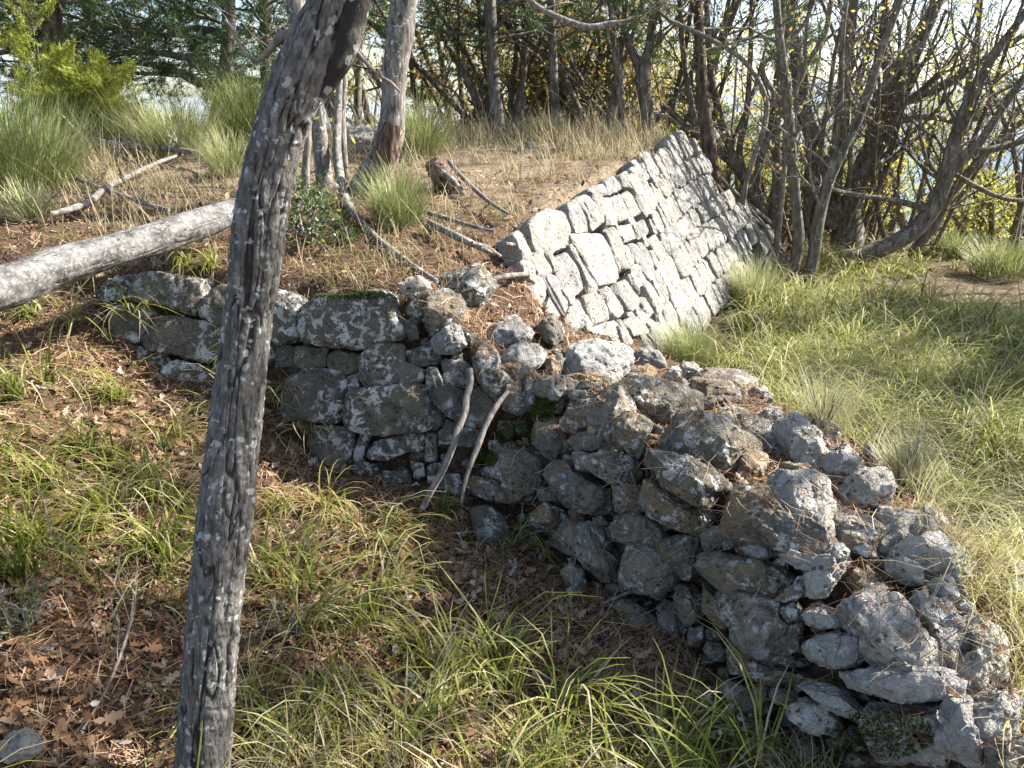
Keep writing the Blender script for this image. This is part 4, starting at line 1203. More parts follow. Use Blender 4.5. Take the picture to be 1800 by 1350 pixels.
stick('fallen_stick', 'long twiggy stick in bottom left leaf litter', [(150,1300,4),(190,1230,5),(215,1170,6),(230,1120,5),(238,1060,3)], None, 0.03, mat='twig', seed=18, twigs=4)
stick('fallen_stick', 'thin grey stick lying through grass right of the near trunk', [(560,1195,4),(620,1225,6),(680,1262,6),(740,1290,4)], None, 0.04, mat='deadwood', seed=19)
stick('fallen_branch', 'bleached branch lying on the scree at the far end of the bright wall', [(1180,312,5),(1215,330,6),(1240,350,6),(1290,390,8),(1330,425,7),(1365,462,5)], None, 0.10, seed=20, twigs=4)
stick('fallen_branch', 'second bleached branch lower on the scree right of the bright wall', [(1265,330,5),(1300,365,7),(1330,400,7),(1372,445,5)], None, 0.08, seed=21, twigs=3)
stick('fallen_branch', 'grey branch lying on the ground among the coppiced trunks', [(1345,388,6),(1380,376,8),(1430,372,8),(1470,350,5)], None, 0.05, seed=22, twigs=2)
for q_, lab in enumerate(('short twiggy stick at the top of the scree slope', 'short twiggy stick half way down the scree slope', 'twiggy stick at the bottom of the scree slope beside thin trunks')):
    x_, y_ = ((1290, 350), (1330, 400), (1370, 455))[q_]
    stick('fallen_stick', lab, [(x_ - 25, y_ - 22, 4), (x_, y_, 6), (x_ + 32, y_ + 26, 4)], None, 0.05, mat='twig', seed=23 + q_, twigs=4)

# rotten stump on the terrace
st = thing('tree_stump', at_z(778, 330, 1.12), 'dark rotten broken stump leaning in dry grass on the terrace', 'stump')
Ls = pxline([(800,352,44),(790,335,46),(778,318,44),(768,300,38),(758,284,26)], [5.1, 5.08, 5.05, 5.0, 4.98])
trunk_mesh(Ls, 40, 50, 'stump_wood', M['rotwood'], st, 0.5, 0.25, 9)
trunk_mesh(pxline([(770,300,14),(790,312,12),(806,330,12),(822,352,9)], [4.95,4.95,4.93,4.9]), 10, 40, 'root', M['deadwood'], st, 0.2, 0.1, 10)

# ---- middle distance: the trees one can tell apart, from left to right
P_ = 'pine'
tree('pine_tree', 'big pine with drooping dark green foliage behind the yellow green juniper, far left', 7.6,
     [[(92,260,46),(92,200,42),(95,140,36),(94,80,34),(90,20,32),(88,-60,30),(86,-220,26)]], M['red_bark'], P_, 30, 1.9, 4200, seed=31, k=14, zmin=0.45)
tree('pine_tree', 'spreading pine with twisted dark horizontal limbs, left of the leaning trunk', 8.4,
     [[(372,230,16),(385,160,18),(398,100,22),(402,40,24),(400,-40,24),(398,-200,20)],
      [(398,130,14),(360,112,13),(300,96,12),(240,92,10),(180,100,8)], [(402,150,16),(350,145,13),(290,118,12),(220,108,9)],
      [(385,165,14),(360,150,12),(330,128,9),(270,130,7)], [(400,60,14),(340,50,12),(280,62,10),(200,50,7)]], M['dark_bark'], P_, 22, 1.7, 4200, seed=32, k=12, zmin=0.4)
tree('pine_tree', 'dense pine filling the top left edge of the picture', 9.6,
     [[(-60,250,40),(-62,120,36),(-60,0,34),(-60,-200,28)]], M['dark_bark'], P_, 34, 2.3, 3800, seed=33, zmin=0.35)
tree('pine_tree', 'pine hidden behind the leaning trunk, its boughs showing on both sides', 10.5,
     [[(470,240,22),(468,120,22),(466,0,20),(466,-200,18)]], M['dark_bark'], P_, 28, 1.9, 3000, seed=34, zmin=0.35)
tree('pine_tree', 'pine with a slim trunk behind the tall dry grass, right of the hollow tree', 8.8,
     [[(880,248,26),(874,200,24),(868,140,22),(864,60,22),(862,0,20),(858,-200,17)]], M['dark_bark'], P_, 24, 1.4, 1500, seed=35, zmin=0.4)
tree('pine_tree', 'slim pine second from the hollow tree, with bare dead side branches', 9.6,
     [[(912,244,14),(916,190,14),(920,120,14),(926,40,14),(928,-200,10)]], M['dark_bark'], P_, 18, 1.2, 900, seed=36, zmin=0.4)
tree('pine_tree', 'dark slim pine just left of the far terrace edge', 9.0,
     [[(985,238,18),(977,195,17),(974,140,16),(970,60,16),(966,-200,13)]], M['dark_bark'], P_, 20, 1.3, 1100, seed=37, zmin=0.4)
tree('bare_tree', 'straight bare pole like trunk standing on the far edge of the terrace', 8.2,
     [[(1093,253,15),(1092,200,14),(1089,150,14),(1083,100,13),(1077,50,11),(1072,0,9),(1060,-120,8)]], M['dark_bark'], 'oak', 8, 0.8, 150, seed=38, zmin=0.45)
tree('forked_tree', 'stout dark tree forking at mid height on the far edge of the terrace', 8.4,
     [[(1141,260,28),(1138,220,26),(1135,180,26),(1131,125,26),(1140,90,18),(1147,40,16),(1152,-40,14),(1155,-180,12)],
      [(1130,130,20),(1115,100,16),(1102,70,14),(1092,35,12),(1078,0,10),(1060,-80,9)],
      [(1140,200,9),(1170,205,8),(1200,225,8),(1240,240,6)]], M['dark_bark'], 'oak', 9, 1.0, 350, seed=39, k=14, zmin=0.4)
tree('pine_tree', 'reddish barked pine standing at the peak of the bright wall', 8.0,
     [[(1256,320,24),(1250,280,24),(1244,240,24),(1238,190,22),(1233,140,20),(1230,80,19),(1226,0,17),(1222,-200,14)]], M['red_bark'], P_, 20, 1.3, 1500, seed=40, k=16, zmin=0.5)
tree('slender_tree', 'thin dark stem just left of the reddish pine', 8.5,
     [[(1242,305,12),(1232,260,12),(1222,215,12),(1212,165,11),(1204,120,10),(1198,60,9),(1190,-100,7)]], M['dark_bark'], 'oak', 8, 0.8, 200, seed=41)
tree('coppiced_tree', 'many stemmed dark tree with curving trunks right of the reddish pine', 8.8,
     [[(1330,355,26),(1312,320,22),(1292,285,20),(1275,240,18),(1262,190,17),(1252,140,15),(1246,80,13),(1240,-100,10)],
      [(1340,360,18),(1320,320,17),(1292,290,16),(1240,250,13),(1200,215,11),(1165,185,9)],
      [(1325,350,16),(1335,290,14),(1352,230,13),(1362,170,12),(1372,80,10),(1380,-50,8)],
      [(1318,330,12),(1300,270,12),(1312,200,11),(1318,120,9),(1322,0,8)]], M['dark_bark'], 'oak', 9, 1.0, 420, seed=42, k=12)
tree('slender_tree', 'nearer thin grey stem of the pair rising from the right hand grass', 7.1,
     [[(1386,508,20),(1398,460,20),(1404,420,19),(1400,370,18),(1394,300,18),(1388,230,18),(1382,160,17),(1373,90,15),(1366,20,13),(1360,-60,11),(1350,-200,9)]], M['stem_bark'], 'oak', 12, 0.9, 260, seed=43, k=14, zmin=0.3)
tree('slender_tree', 'right stem of the pair in the grass, leaning right and crossing the coppice', 7.0,
     [[(1413,524,22),(1424,480,21),(1433,430,21),(1441,380,20),(1453,330,20),(1478,270,19),(1508,210,17),(1530,150,16),(1548,90,14),(1572,30,12),(1610,-80,10)],
      [(1453,330,12),(1470,240,11),(1478,170,10),(1480,80,9),(1490,-20,8)]], M['stem_bark'], 'oak', 14, 1.0, 260, seed=44, k=14, zmin=0.3)
tree('slender_tree', 'slim dark stem behind the pair, left of the great coppice', 8.9,
     [[(1362,350,17),(1366,300,16),(1364,240,15),(1368,170,14),(1376,100,13),(1392,20,11),(1402,-100,9)]], M['dark_bark'], 'oak', 10, 0.9, 250, seed=45)
tree('coppiced_tree', 'great dark coppice of thick trunks fanning out in the right of the picture', 9.4,
     [[(1490,408,64),(1492,370,54),(1505,320,42),(1530,260,36),(1560,200,32),(1592,130,28),(1625,60,24),(1650,0,21),(1690,-120,17)],
      [(1440,395,44),(1432,350,34),(1440,300,30),(1430,250,28),(1415,200,26),(1405,150,24),(1398,90,21),(1385,20,17),(1372,-80,14)],
      [(1462,400,40),(1462,340,32),(1470,280,28),(1478,220,26),(1482,150,24),(1492,80,20),(1500,0,17),(1505,-120,14)],
      [(1510,330,22),(1536,280,22),(1570,190,20),(1620,165,18),(1680,138,16),(1740,98,13),(1800,62,10)],
      [(1545,215,18),(1560,140,17),(1552,60,15),(1558,0,13),(1565,-100,10)],
      [(1530,255,14),(1590,210,13),(1640,205,12),(1690,214,11),(1740,200,9)],
      [(1440,300,18),(1480,255,16),(1530,190,15),(1580,110,13),(1615,50,11),(1660,-30,9)]], M['dark_bark'], 'oak', 16, 1.4, 900, seed=46, k=18, rough=0.12, gnarl=0.06)
tree('bowed_tree', 'dark tree whose trunk bows up from the ground in a long arc at the right', 8.2,
     [[(1486,458,34),(1520,448,32),(1560,432,30),(1600,410,30),(1632,378,29),(1654,338,28),(1666,295,26),(1680,240,23),(1702,180,20),(1728,130,17),(1760,78,14),(1805,20,11)],
      [(1662,312,18),(1690,285,17),(1722,250,16),(1752,205,14),(1780,165,12),(1820,110,9)],
      [(1668,290,14),(1700,268,14),(1745,262,13),(1790,250,12),(1840,225,9)],
      [(1640,372,11),(1610,362,11),(1570,352,10),(1520,345,9),(1470,335,9),(1440,322,8),(1408,272,7)],
      [(1668,300,9),(1720,330,9),(1770,350,8),(1830,352,7)]], M['dark_bark'], 'oak', 14, 1.3, 500, seed=47, k=16, zmin=0.45)
tree('slender_tree', 'leaning thin tree beneath the bowed trunk at the right', 9.2,
     [[(1610,438,20),(1640,400,18),(1672,340,17),(1705,300,16),(1740,262,14),(1772,232,12),(1820,200,10)]], M['dark_bark'], 'oak', 10, 1.0, 350, seed=48, topgrow=False)
tree('slender_tree', 'thin upright tree behind the bowed trunk, near the right edge', 11.0,
     [[(1650,395,14),(1665,330,13),(1690,250,12),(1700,160,11),(1718,60,9),(1730,-100,7)]], M['dark_bark'], 'oak', 12, 1.2, 500, seed=49)
stick('dead_branch', 'long pale bare branch reaching in from the top above the terrace edge',
      [(905,-30,9),(940,8,10),(985,32,11),(1040,48,12),(1075,42,11),(1100,38,9),(1116,30,6)], [6.0]*7, seed=50, twigs=5)
tree('slender_tree', 'pale branching sapling in front of the forked tree, top of the picture', 7.6,
     [[(1310,330,9),(1345,170,9),(1310,110,8),(1260,75,8),(1220,55,8),(1170,30,7),(1140,0,6)]], M['twig'], 'oak', 8, 0.7, 120, seed=51, k=8, topgrow=False)
tree('slender_tree', 'thin twiggy tree crossing the pair of grey stems high up', 7.8,
     [[(1372,370,10),(1378,300,10),(1386,200,10),(1420,110,10),(1450,60,9),(1460,10,9),(1470,-80,7)],
      [(1386,200,8),(1345,110,8),(1370,90,7),(1420,30,7),(1440,-40,6)]], M['twig'], 'oak', 10, 0.8, 160, seed=52, k=8)
# ------------------------------------------------------------------ woods beyond
def wild_tree(name, label, x, y, hgt, seed, group, kind='oak', leaves=1300, stems=3, val=(0.2, 0.95), lsize=0.07, cat='tree', zmin=0.12):
    rng = np.random.default_rng(seed)
    z = height(np.array([x]), np.array([y]))[0]
    root = thing(name, (x, y, z), label, cat, group)
    trunkA, acc, tips = Acc(), Acc(), []
    lean = .28 if leaves > 500 else .5
    for s_ in range(stems):
        d = np.array((rng.normal(0, lean), rng.normal(0, lean), 1.0))
        p = np.array((x, y, z - .15)) + rng.normal(0, .12, 3) * (1, 1, 0)
        n = 8; pts = [p]
        for i in range(n):
            d = d + rng.normal(0, .10, 3) * (1, 1, .3); d /= np.linalg.norm(d); pts.append(pts[-1] + d * hgt / n)
        pts = np.array(pts); R = np.linspace(rng.uniform(.05, .10) if leaves > 500 else rng.uniform(.02, .05), 0.015, n + 1)
        V, Q = tube(pts, R, 7); trunkA.add(V, Q, None, .5)
        L = np.c_[pts, R]
        spawn(L, (9 if x < .3 * y else 6) if kind == 'oak' else 14, acc, tips, rng, dict(OAK, levels=2) if kind == 'oak' else dict(PINE, levels=2), hgt * .33, zmin, None, .35)
    bm_ = M['stem_bark'] if leaves < 500 else M['dark_bark']
    trunkA.build('trunk', bm_, root)
    acc.build('branches', bm_, root)['kind'] = 'stuff'
    fol = Acc()
    if kind == 'oak': leaf_cloud(fol, tips, leaves, lsize, rng, 0.08, val)
    else: needle_tufts(fol, tips, leaves, 12, 0.13, rng, 0.006)
    fol.build('crown', M['autumn'] if kind == 'oak' else M['pine'], root)
    return root

rw = np.random.default_rng(99)
def top_h(x, y):
    z = height(np.array([x]), np.array([y]))[0]
    open_ = smooth(0.12, 0.32, np.array([x / y]))[0]          # lower thicket to the right, where the sky shows
    return float((1.6 + y * (0.15 - 0.12 * open_) + rw.uniform(-.4, .8)) - z)
k_ = 0
for (y0, y1, cnt, vis) in ((11.0, 13.5, 9, 1.0), (14, 19, 13, 1.0), (20, 28, 10, 1.0)):
    for i in range(cnt):
        y = rw.uniform(y0, y1); half = y * 0.78
        x = -half * .35 + (i + rw.uniform(.1, .9)) / cnt * (half * 1.4)
        if x < -0.22 * y or (x > .3 * y and rw.random() < .4): continue
        rust = rw.random() < .35
        wild_tree('woodland_tree', 'rusty leaved small oak in the thicket beyond the wall' if rust else 'yellow green leaved small tree in the thicket beyond the wall', x, y, top_h(x, y), 300 + k_,
                  'rusty oaks of the thicket' if rust else 'yellow green trees of the thicket', leaves=int(2200 if x < .3 * y else 1300), val=(0.55, 1.0) if rust else (0.2, 0.7), lsize=0.036 + 0.0022 * y)
        k_ += 1
for i, (x, y) in enumerate([(-2.4, 14.0), (-.6, 12.6), (1.2, 13.6), (2.6, 12.2), (-13, 19)]):
    wild_tree('woodland_pine', 'dark green pine in the row beyond the terrace', x, y, rw.uniform(5, 6.5), 500 + i, 'pines beyond the terrace', 'pine', 1300, 1, cat='tree')
# low yellow green undergrowth
for i in range(16):
    y = rw.uniform(9.8, 15); x = rw.uniform(0.22, .80) * y
    wild_tree('hazel_bush', 'low yellow green bush in the undergrowth beneath the bare trunks', x, y, rw.uniform(.9, 1.7), 600 + i, 'bushes under the bare trunks', leaves=2000, stems=4, val=(0.22, 0.68), lsize=0.048, cat='bush')
for i in range(7):
    y = rw.uniform(9.6, 11.5); x = rw.uniform(-.5, 1.4) + 0.1 * i
    wild_tree('oak_scrub', 'russet and green scrub bush behind the slim pines', x, y, rw.uniform(1.2, 2.0), 650 + i, 'scrub behind the slim pines', leaves=1600, stems=4, val=(0.25, 1.0), lsize=0.048, cat='bush')

# tangle of thin bare stems in front of the thicket
for i in range(11):
    y = rw.uniform(8.8, 12.5); x = (0.24 + 0.52 * (i + rw.random()) / 11) * y
    wild_tree('bare_sapling', 'thin bare many stemmed tree in the tangle among the coppiced trunks', x, y, rw.uniform(2.6, 4.2), 720 + i, 'thin bare trees in the tangle', leaves=220, stems=4, val=(.25, .9), lsize=.045)
for i in range(8):
    y = rw.uniform(9.0, 11.0); x = (-.06 + .04 * i) * y
    wild_tree('bare_sapling', 'thin bare tree among the slim pines beyond the terrace', x, y, rw.uniform(2.6, 3.6), 760 + i, 'thin bare trees among the pines', leaves=240, stems=3, val=(.3, 1), lsize=.045)
# trees just outside the right edge throw the broken shade on the grass
wild_tree('shade_tree', 'sparse oak beyond the right edge of the grassy hollow', 6.9, 5.1, 4.6, 701, None, leaves=900, stems=2, val=(.2, .8), lsize=.05)
wild_tree('shade_tree', 'second sparse oak farther back beside the grassy hollow', 8.6, 8.0, 5.0, 702, None, leaves=900, stems=3, val=(.2, .8), lsize=.05)

wild_tree('shade_tree', 'leafy oak beyond the right edge of the picture, near the grassy hollow', 5.6, 4.6, 3.6, 703, None, leaves=6000, stems=3, val=(.2, .8), lsize=.09)
wild_tree('shade_tree', 'leafy oak far beyond the right edge, behind the bowed tree', 9.2, 6.6, 5.0, 704, None, leaves=6000, stems=3, val=(.2, .8), lsize=.1)
wild_tree('shade_tree', 'small oak beside the right edge of the picture, closest to the ruin', 4.6, 2.4, 2.6, 705, None, leaves=700, stems=2, val=(.2, .8), lsize=.05)

wild_tree('shade_tree', 'tall oak beyond the right edge whose high crown dapples the ground before the walls', 4.8, 3.25, 5.0, 706, None, zmin=.62, leaves=3600, stems=3, val=(.2, .8), lsize=.075)
wild_tree('shade_tree', 'dense low oak outside the right edge that shades the middle of the grassy hollow', 6.1, 5.3, 3.3, 708, None, zmin=.5, leaves=11000, stems=2, val=(.2, .8), lsize=.13)
# ------------------------------------------------------------------ what lies and grows on the ground
from mathutils.bvhtree import BVHTree

def bvh_of(objs):
    VV, FF, off = [], [], 0
    for o in objs:
        me = o.data; nv = len(me.vertices)
        co = np.empty(nv * 3, np.float32); me.vertices.foreach_get('co', co); co = co.reshape(-1, 3)
        par = np.array(o.parent.location) if o.parent else np.zeros(3)
        npz = len(me.polygons); vi = np.empty(len(me.loops), np.int32); me.loops.foreach_get('vertex_index', vi)
        if len(vi) != npz * 4: continue
        VV.append(co + par); FF.append(vi.reshape(-1, 4) + off); off += nv
    return BVHTree.FromPolygons(np.concatenate(VV).tolist(), np.concatenate(FF).tolist())
stone_objs = [o for o in bpy.data.objects if o.type == 'MESH' and (o.name.split('.')[0] in ('stone', 'loose_stone'))]
BV = bvh_of(stone_objs)

def drop(x, y, stones=True):
    """rest points: height, normal, and whether a stone is what is hit"""
    z = H(x, y); nrm = hnormal(x, y, False, 0.05)
    on = np.zeros(len(x), bool)
    if stones:
        near_ = (np.abs(sdist(FA, x, y)) < 1.2) | (np.abs(sdist(FB, x, y)) < 1.2)
        for i in np.nonzero(near_)[0]:
            h_ = BV.ray_cast(Vector((x[i], y[i], 3.0)), Vector((0, 0, -1)))
            if h_[0] is not None and h_[0].z > z[i]:
                z[i] = h_[0].z; on[i] = True; nrm[i] = h_[1] if h_[1].z > 0 else (0, 0, 1)
    return z, nrm, on

def polar(n, rng, r0=0.7, r1=9, a0=-50, a1=50, p=1.0):
    """points thinning out with distance"""
    u_ = rng.random(n)
    r = r0 * (r1 / r0) ** (u_ ** p)
    a = np.radians(rng.uniform(a0, a1, n))
    return r * np.sin(a), r * np.cos(a)

def sides(x, y):
    """which part of the site a point lies in"""
    sA = sdist(FA, x, y); sB = sdist(FB, x, y)
    o = (x - P0[0]) * NH[0] + (y - P0[1]) * NH[1]; t = (x - P0[0]) * DH[0] + (y - P0[1]) * DH[1]
    terr = (sA > 0.03) & (o < 0.02) & ((y > 3.1))
    low_left = sA < 0
    right = (~terr) & (~low_left) & (((o > 0.5) & (y > 3.2)) | ((sB < 0) & (y <= 4)))
    ridge = ~(terr | low_left | right)
    return terr, low_left, right, ridge, o, t, sA

def patch(x, y, sc, seed):
    return vnoise(np.c_[x * sc, y * sc, np.zeros(len(x))], seed) 

# ---- fallen leaves
def leaves(n, size, rng, name, label=None, template='lobed', mat='litter', keep=None, lift=0.02, val=None, r0=0.75, r1=8, p=1.0, tilt=0.5):
    x, y = polar(n, rng, r0, r1, p=p)
    m = keep(x, y, rng); x, y = x[m], y[m]
    z, nr, on = drop(x, y)
    k_ = (~on) | ((rng.random(len(x)) < 0.10) & (nr[:, 2] > .7)); x, y, z, nr = x[k_], y[k_], z[k_], nr[k_]
    N = len(x)
    nn = nr + rng.normal(0, tilt, (N, 3)); nn /= np.linalg.norm(nn, axis=1, keepdims=True)
    a = np.cross(nn, rng.normal(size=(N, 3))); a /= np.linalg.norm(a, axis=1, keepdims=True); b = np.cross(nn, a)
    s = size * rng.uniform(0.5, 1.35, N)
    if template == 'lobed':       # oak leaf outline
        T = np.array([(0, -.5), (.14, -.30), (.07, -.22), (.26, -.08), (.13, 0), (.30, .17), (.14, .24), (.17, .40), (0, .52), (-.17, .40), (-.14, .24), (-.30, .17), (-.13, 0), (-.26, -.08), (-.07, -.22), (-.14, -.30)])
    else:
        T = np.array([(0, -.5), (.24, -.12), (.22, .2), (0, .5), (-.22, .2), (-.24, -.12)])
    T = np.r_[T, [(0, 0)]]; K = len(T)
    curl = rng.uniform(-1.4, 1.6, N)[:, None] * (T[:, 0] ** 2)[None] * 2 + rng.uniform(-.6, .9, N)[:, None] * (T[:, 1] ** 2)[None]
    C = np.c_[x, y, z] + nr * (rng.uniform(0.002, lift, N))[:, None]
    V = C[:, None] + s[:, None, None] * (T[None, :, :1] * a[:, None] + T[None, :, 1:] * b[:, None] + curl[..., None] * nn[:, None])
    j = np.arange(K - 1); F = np.stack([np.full(K - 1, K - 1), j, (j + 1) % (K - 1)], -1)
    Fq = (F[None] + (np.arange(N) * K)[:, None, None]).reshape(-1, 3)
    v = rng.beta(1.6, 1.8, N) if val is None else rng.uniform(*val, N)
    acc = Acc(); acc.add(V, None, Fq, np.repeat(v, K))
    return acc.build(name, M[mat], None)

def k_all(x, y, rng):
    terr, low, right, ridge, o, t, sA = sides(x, y)
    w = np.where(low, 0.9, np.where(ridge, 0.7, np.where(terr, 0.5 * (y < 5.6), 0.35 + .4 * (patch(x, y, 2, 3) > .1))))
    w = np.where((o > -0.05) & (t > .1) & (o < .6) & (y > 4.2), 0.04, w)
    return rng.random(len(x)) < w
r_ = np.random.default_rng(1)
tag(leaves(15000, 0.045, r_, 'fallen_leaves', keep=k_all, lift=0.035), 'brown oak leaves and litter covering the ground', 'leaves', kind='stuff')
tag(leaves(52000, 0.019, r_, 'fallen_leaves', keep=k_all, template='oval', lift=0.02), 'small crumbled brown leaves on the ground', 'leaves', kind='stuff')
tag(leaves(260, 0.04, r_, 'pale_leaves', keep=lambda x, y, rng: (sdist(FA, x, y) < -0.1), template='oval', lift=0.05, val=(0.85, 1.0), r1=5), 'scattered pale undersides of dry leaves', 'leaves', kind='stuff')

# ---- pine needles: pairs of long thin curved strips, drifted on the ruin
def strips(C, nn, a, L, w, bow, v, acc, segs=2):
    """thin curved strips lying along direction a"""
    N = len(C); s = np.linspace(-.5, .5, segs + 1)
    b = np.cross(nn, a)
    mid = C[:, None] + a[:, None] * (L[:, None] * s)[..., None] + (b * bow[:, None])[:, None] * ((s * 2) ** 2)[None, :, None] * L[:, None, None]
    V = np.stack([mid - b[:, None] * w[:, None, None], mid + b[:, None] * w[:, None, None]], 2)
    idx = np.arange(N)[:, None] * (segs + 1) * 2 + np.arange(segs)[None] * 2
    Q = np.stack([idx, idx + 1, idx + 3, idx + 2], -1).reshape(-1, 4)
    acc.add(V.reshape(-1, 3), Q, None, np.repeat(v, (segs + 1) * 2))

def needles(n, rng, keep, name, r0, r1, p=1.0, lift=0.03, wmul=1.0, onprob=.24):
    x, y = polar(n, rng, r0, r1, p=p); m = keep(x, y, rng); x, y = x[m], y[m]
    z, nr, on = drop(x, y)
    k_ = (~on) | ((rng.random(len(x)) < onprob) & (nr[:, 2] > .6)); x, y, z, nr = x[k_], y[k_], z[k_], nr[k_]
    N = len(x); nn = nr + rng.normal(0, .28, (N, 3)); nn /= np.linalg.norm(nn, axis=1, keepdims=True)
    a = np.cross(nn, rng.normal(size=(N, 3))); a /= np.linalg.norm(a, axis=1, keepdims=True)
    C = np.c_[x, y, z] + nr * rng.uniform(.002, lift, N)[:, None]
    acc = Acc()
    d = np.sqrt(x * x + y * y)
    strips(C, nn, a, rng.uniform(.05, .12, N), rng.uniform(.0006, .0011, N) * wmul * np.maximum(1, d / 2.5), rng.normal(0, .10, N), rng.random(N), acc)
    o = acc.build(name, M['needles'], None); return o
def k_ridge(x, y, rng):
    terr, low, right, ridge, o, t, sA = sides(x, y)
    rim = terr & (sA < 0.5) & (x > -1.9)
    foot = low & (sA > -0.35)
    return (ridge & (o < 1.6 + 9 * (y < 4.2)) & ((y < 4.2) | (o > .1))) | (rim & (rng.random(len(x)) < .5)) | (foot & (rng.random(len(x)) < .45))
tag(leaves(2600, 0.055, r_, 'large_leaves', keep=lambda x, y, rng: (sdist(FA, x, y) < -0.1) & (rng.random(len(x)) < .8), lift=0.05, r1=4.5, val=(.1, .75)), 'large curled brown oak leaves on the ground', 'leaves', kind='stuff')
r_ = np.random.default_rng(2)
tag(needles(72000, r_, k_ridge, 'pine_needles', 1.0, 4.6), 'rust coloured pine needles drifted over the ruin', 'needles', kind='stuff')
tag(needles(42000, r_, lambda x, y, rng: sides(x, y)[1] | (sides(x, y)[0] & (y < 6)) | (sides(x, y)[2] & (rng.random(len(x)) < .4)), 'pine_needles', 0.75, 6.5), 'rust coloured pine needles in the litter', 'needles', kind='stuff')

# ---- blades
def blades(acc, base, az, L, w, el0, droop, v, segs=4, twist=None):
    N = len(base)
    k = np.arange(segs + 1)
    tt = k / segs
    el = el0[:, None] - droop[:, None] * tt[None] ** 1.25
    dl = (L / segs)[:, None]
    hx = np.cos(el) * dl; hz = np.sin(el) * dl
    hc = np.concatenate([np.zeros((N, 1)), np.cumsum(hx[:, :-1], 1)], 1); zc = np.concatenate([np.zeros((N, 1)), np.cumsum(hz[:, :-1], 1)], 1)
    azk = az[:, None] + (0 if twist is None else twist[:, None] * tt[None])
    P = np.stack([base[:, :1] + hc * np.cos(azk), base[:, 1:2] + hc * np.sin(azk), base[:, 2:] + zc], -1)
    sd = np.stack([-np.sin(azk), np.cos(azk), np.full_like(azk, 0.0)], -1)
    wk = w[:, None] * (1 - tt[None] ** 2 * 0.92)
    V = np.stack([P - sd * wk[..., None], P + sd * wk[..., None]], 2)
    idx = np.arange(N)[:, None] * (segs + 1) * 2 + np.arange(segs)[None] * 2
    Q = np.stack([idx, idx + 1, idx + 3, idx + 2], -1).reshape(-1, 4)
    vv = np.clip(v[:, None] + (tt[None] - 0.5) * 0.18, 0, 1)
    acc.add(V.reshape(-1, 3), Q, None, np.repeat(vv.ravel(), 2))

def tufts(acc, cx, cy, cz, rng, per=45, L=(.18, .36), w=(.0012, .0024), spread=.03, droop=(1.2, 2.6), green=.45, gs=.22, slope=None, segs=5, wd=True, dead=.24):
    n = len(cx); N = n * per
    bx = np.repeat(cx, per) + rng.normal(0, spread, N); by = np.repeat(cy, per) + rng.normal(0, spread, N); bz = np.repeat(cz, per) - .01
    az = rng.uniform(0, 2 * math.pi, N)
    if slope is not None:      # long blades hang downhill
        az = np.where(rng.random(N) < .6, np.repeat(slope, per) + rng.normal(0, .8, N), az)
    Ls = rng.uniform(*L, N) * np.repeat(rng.uniform(.65, 1.2, n), per)
    d = np.hypot(bx, by)
    W = rng.uniform(*w, N) * (np.maximum(1, d / 3.2) if wd else 1)
    vals = np.clip(np.repeat(rng.normal(green, gs * .5, n), per) + rng.normal(0, gs * .45, N), 0, 1)
    vals = np.where(rng.random(N) < dead, rng.uniform(.75, 1, N), vals)
    blades(acc, np.c_[bx, by, bz], az, Ls, W, rng.uniform(.55, 1.5, N), rng.uniform(*droop, N), vals, segs, rng.normal(0, .35, N))

def downhill(x, y):
    n = hnormal(x, y, False, .15); return np.arctan2(n[:, 1], n[:, 0])

r_ = np.random.default_rng(4)
# left hand slope and foreground
def dens_left(px, py):
    d = np.full(len(px), .30)
    def blob(cx, cy, sx, sy, a): return a * np.exp(-((px - cx) / sx) ** 2 - ((py - cy) / sy) ** 2)
    d = d + blob(60, 820, 190, 150, 1.0) + blob(100, 930, 200, 90, .8) + blob(560, 960, 130, 120, .8) + blob(700, 1020, 150, 70, .45) + blob(760, 1240, 220, 130, .9)
    d = d + blob(480, 1300, 130, 80, 1.0) + blob(100, 570, 120, 60, .8) + blob(1150, 1330, 300, 60, .8) + blob(900, 1210, 110, 90, .3)
    d = d - blob(680, 885, 300, 60, .8) - blob(90, 1230, 240, 140, .75) - blob(60, 650, 200, 60, .3) - blob(1150, 1150, 200, 150, .8) - blob(980, 1010, 150, 60, .5)
    return np.clip(d, 0, 1)
def project(P):
    q = P - CAM; dz = q @ FWD
    return 900 + FPX * q[:, 0] / dz, 675 - FPX * (q @ UPV) / dz
x, y = polar(1000, r_, .9, 5.5)
terr, low, right, ridge, o, t, sA = sides(x, y)
z, nr, on = drop(x, y)
px, py = project(np.c_[x, y, z])
m = low & (sA < -.10) & (~on) & (r_.random(len(x)) < np.clip(dens_left(px, py) * (.55 + .6 * (px < 380)), 0, 1)) & (py > 480)
m &= np.hypot(x + .72, y - 1.4) > .13
x, y, z = x[m], y[m], z[m]
acc = Acc()
big = r_.random(len(x)) < .8
tufts(acc, x[big], y[big], z[big], r_, 28, (.22, .48), (.0020, .0042), .020, (1.4, 3.0), .42, .28, downhill(x[big], y[big]))
tufts(acc, x[~big], y[~big], z[~big], r_, 26, (.10, .26), (.0010, .0019), .03, (.8, 2.2), .55, .3, downhill(x[~big], y[~big]), 4)
# dense pale fine grass at the bottom of the frame
hx, _ = hit(r_.uniform(400, 700, 12), r_.uniform(1240, 1420, 12), False)
tufts(acc, hx[:, 0], hx[:, 1], hx[:, 2], r_, 40, (.14, .32), (.0010, .0022), .04, (1.0, 2.6), .66, .3, None, 4, dead=.5)
hx, _ = hit(r_.uniform(820, 1500, 26), r_.uniform(1290, 1420, 26), False)
tufts(acc, hx[:, 0], hx[:, 1], hx[:, 2], r_, 36, (.06, .22), (.0007, .0018), .05, (.6, 2.2), .5, .3, None, 4, dead=.35)
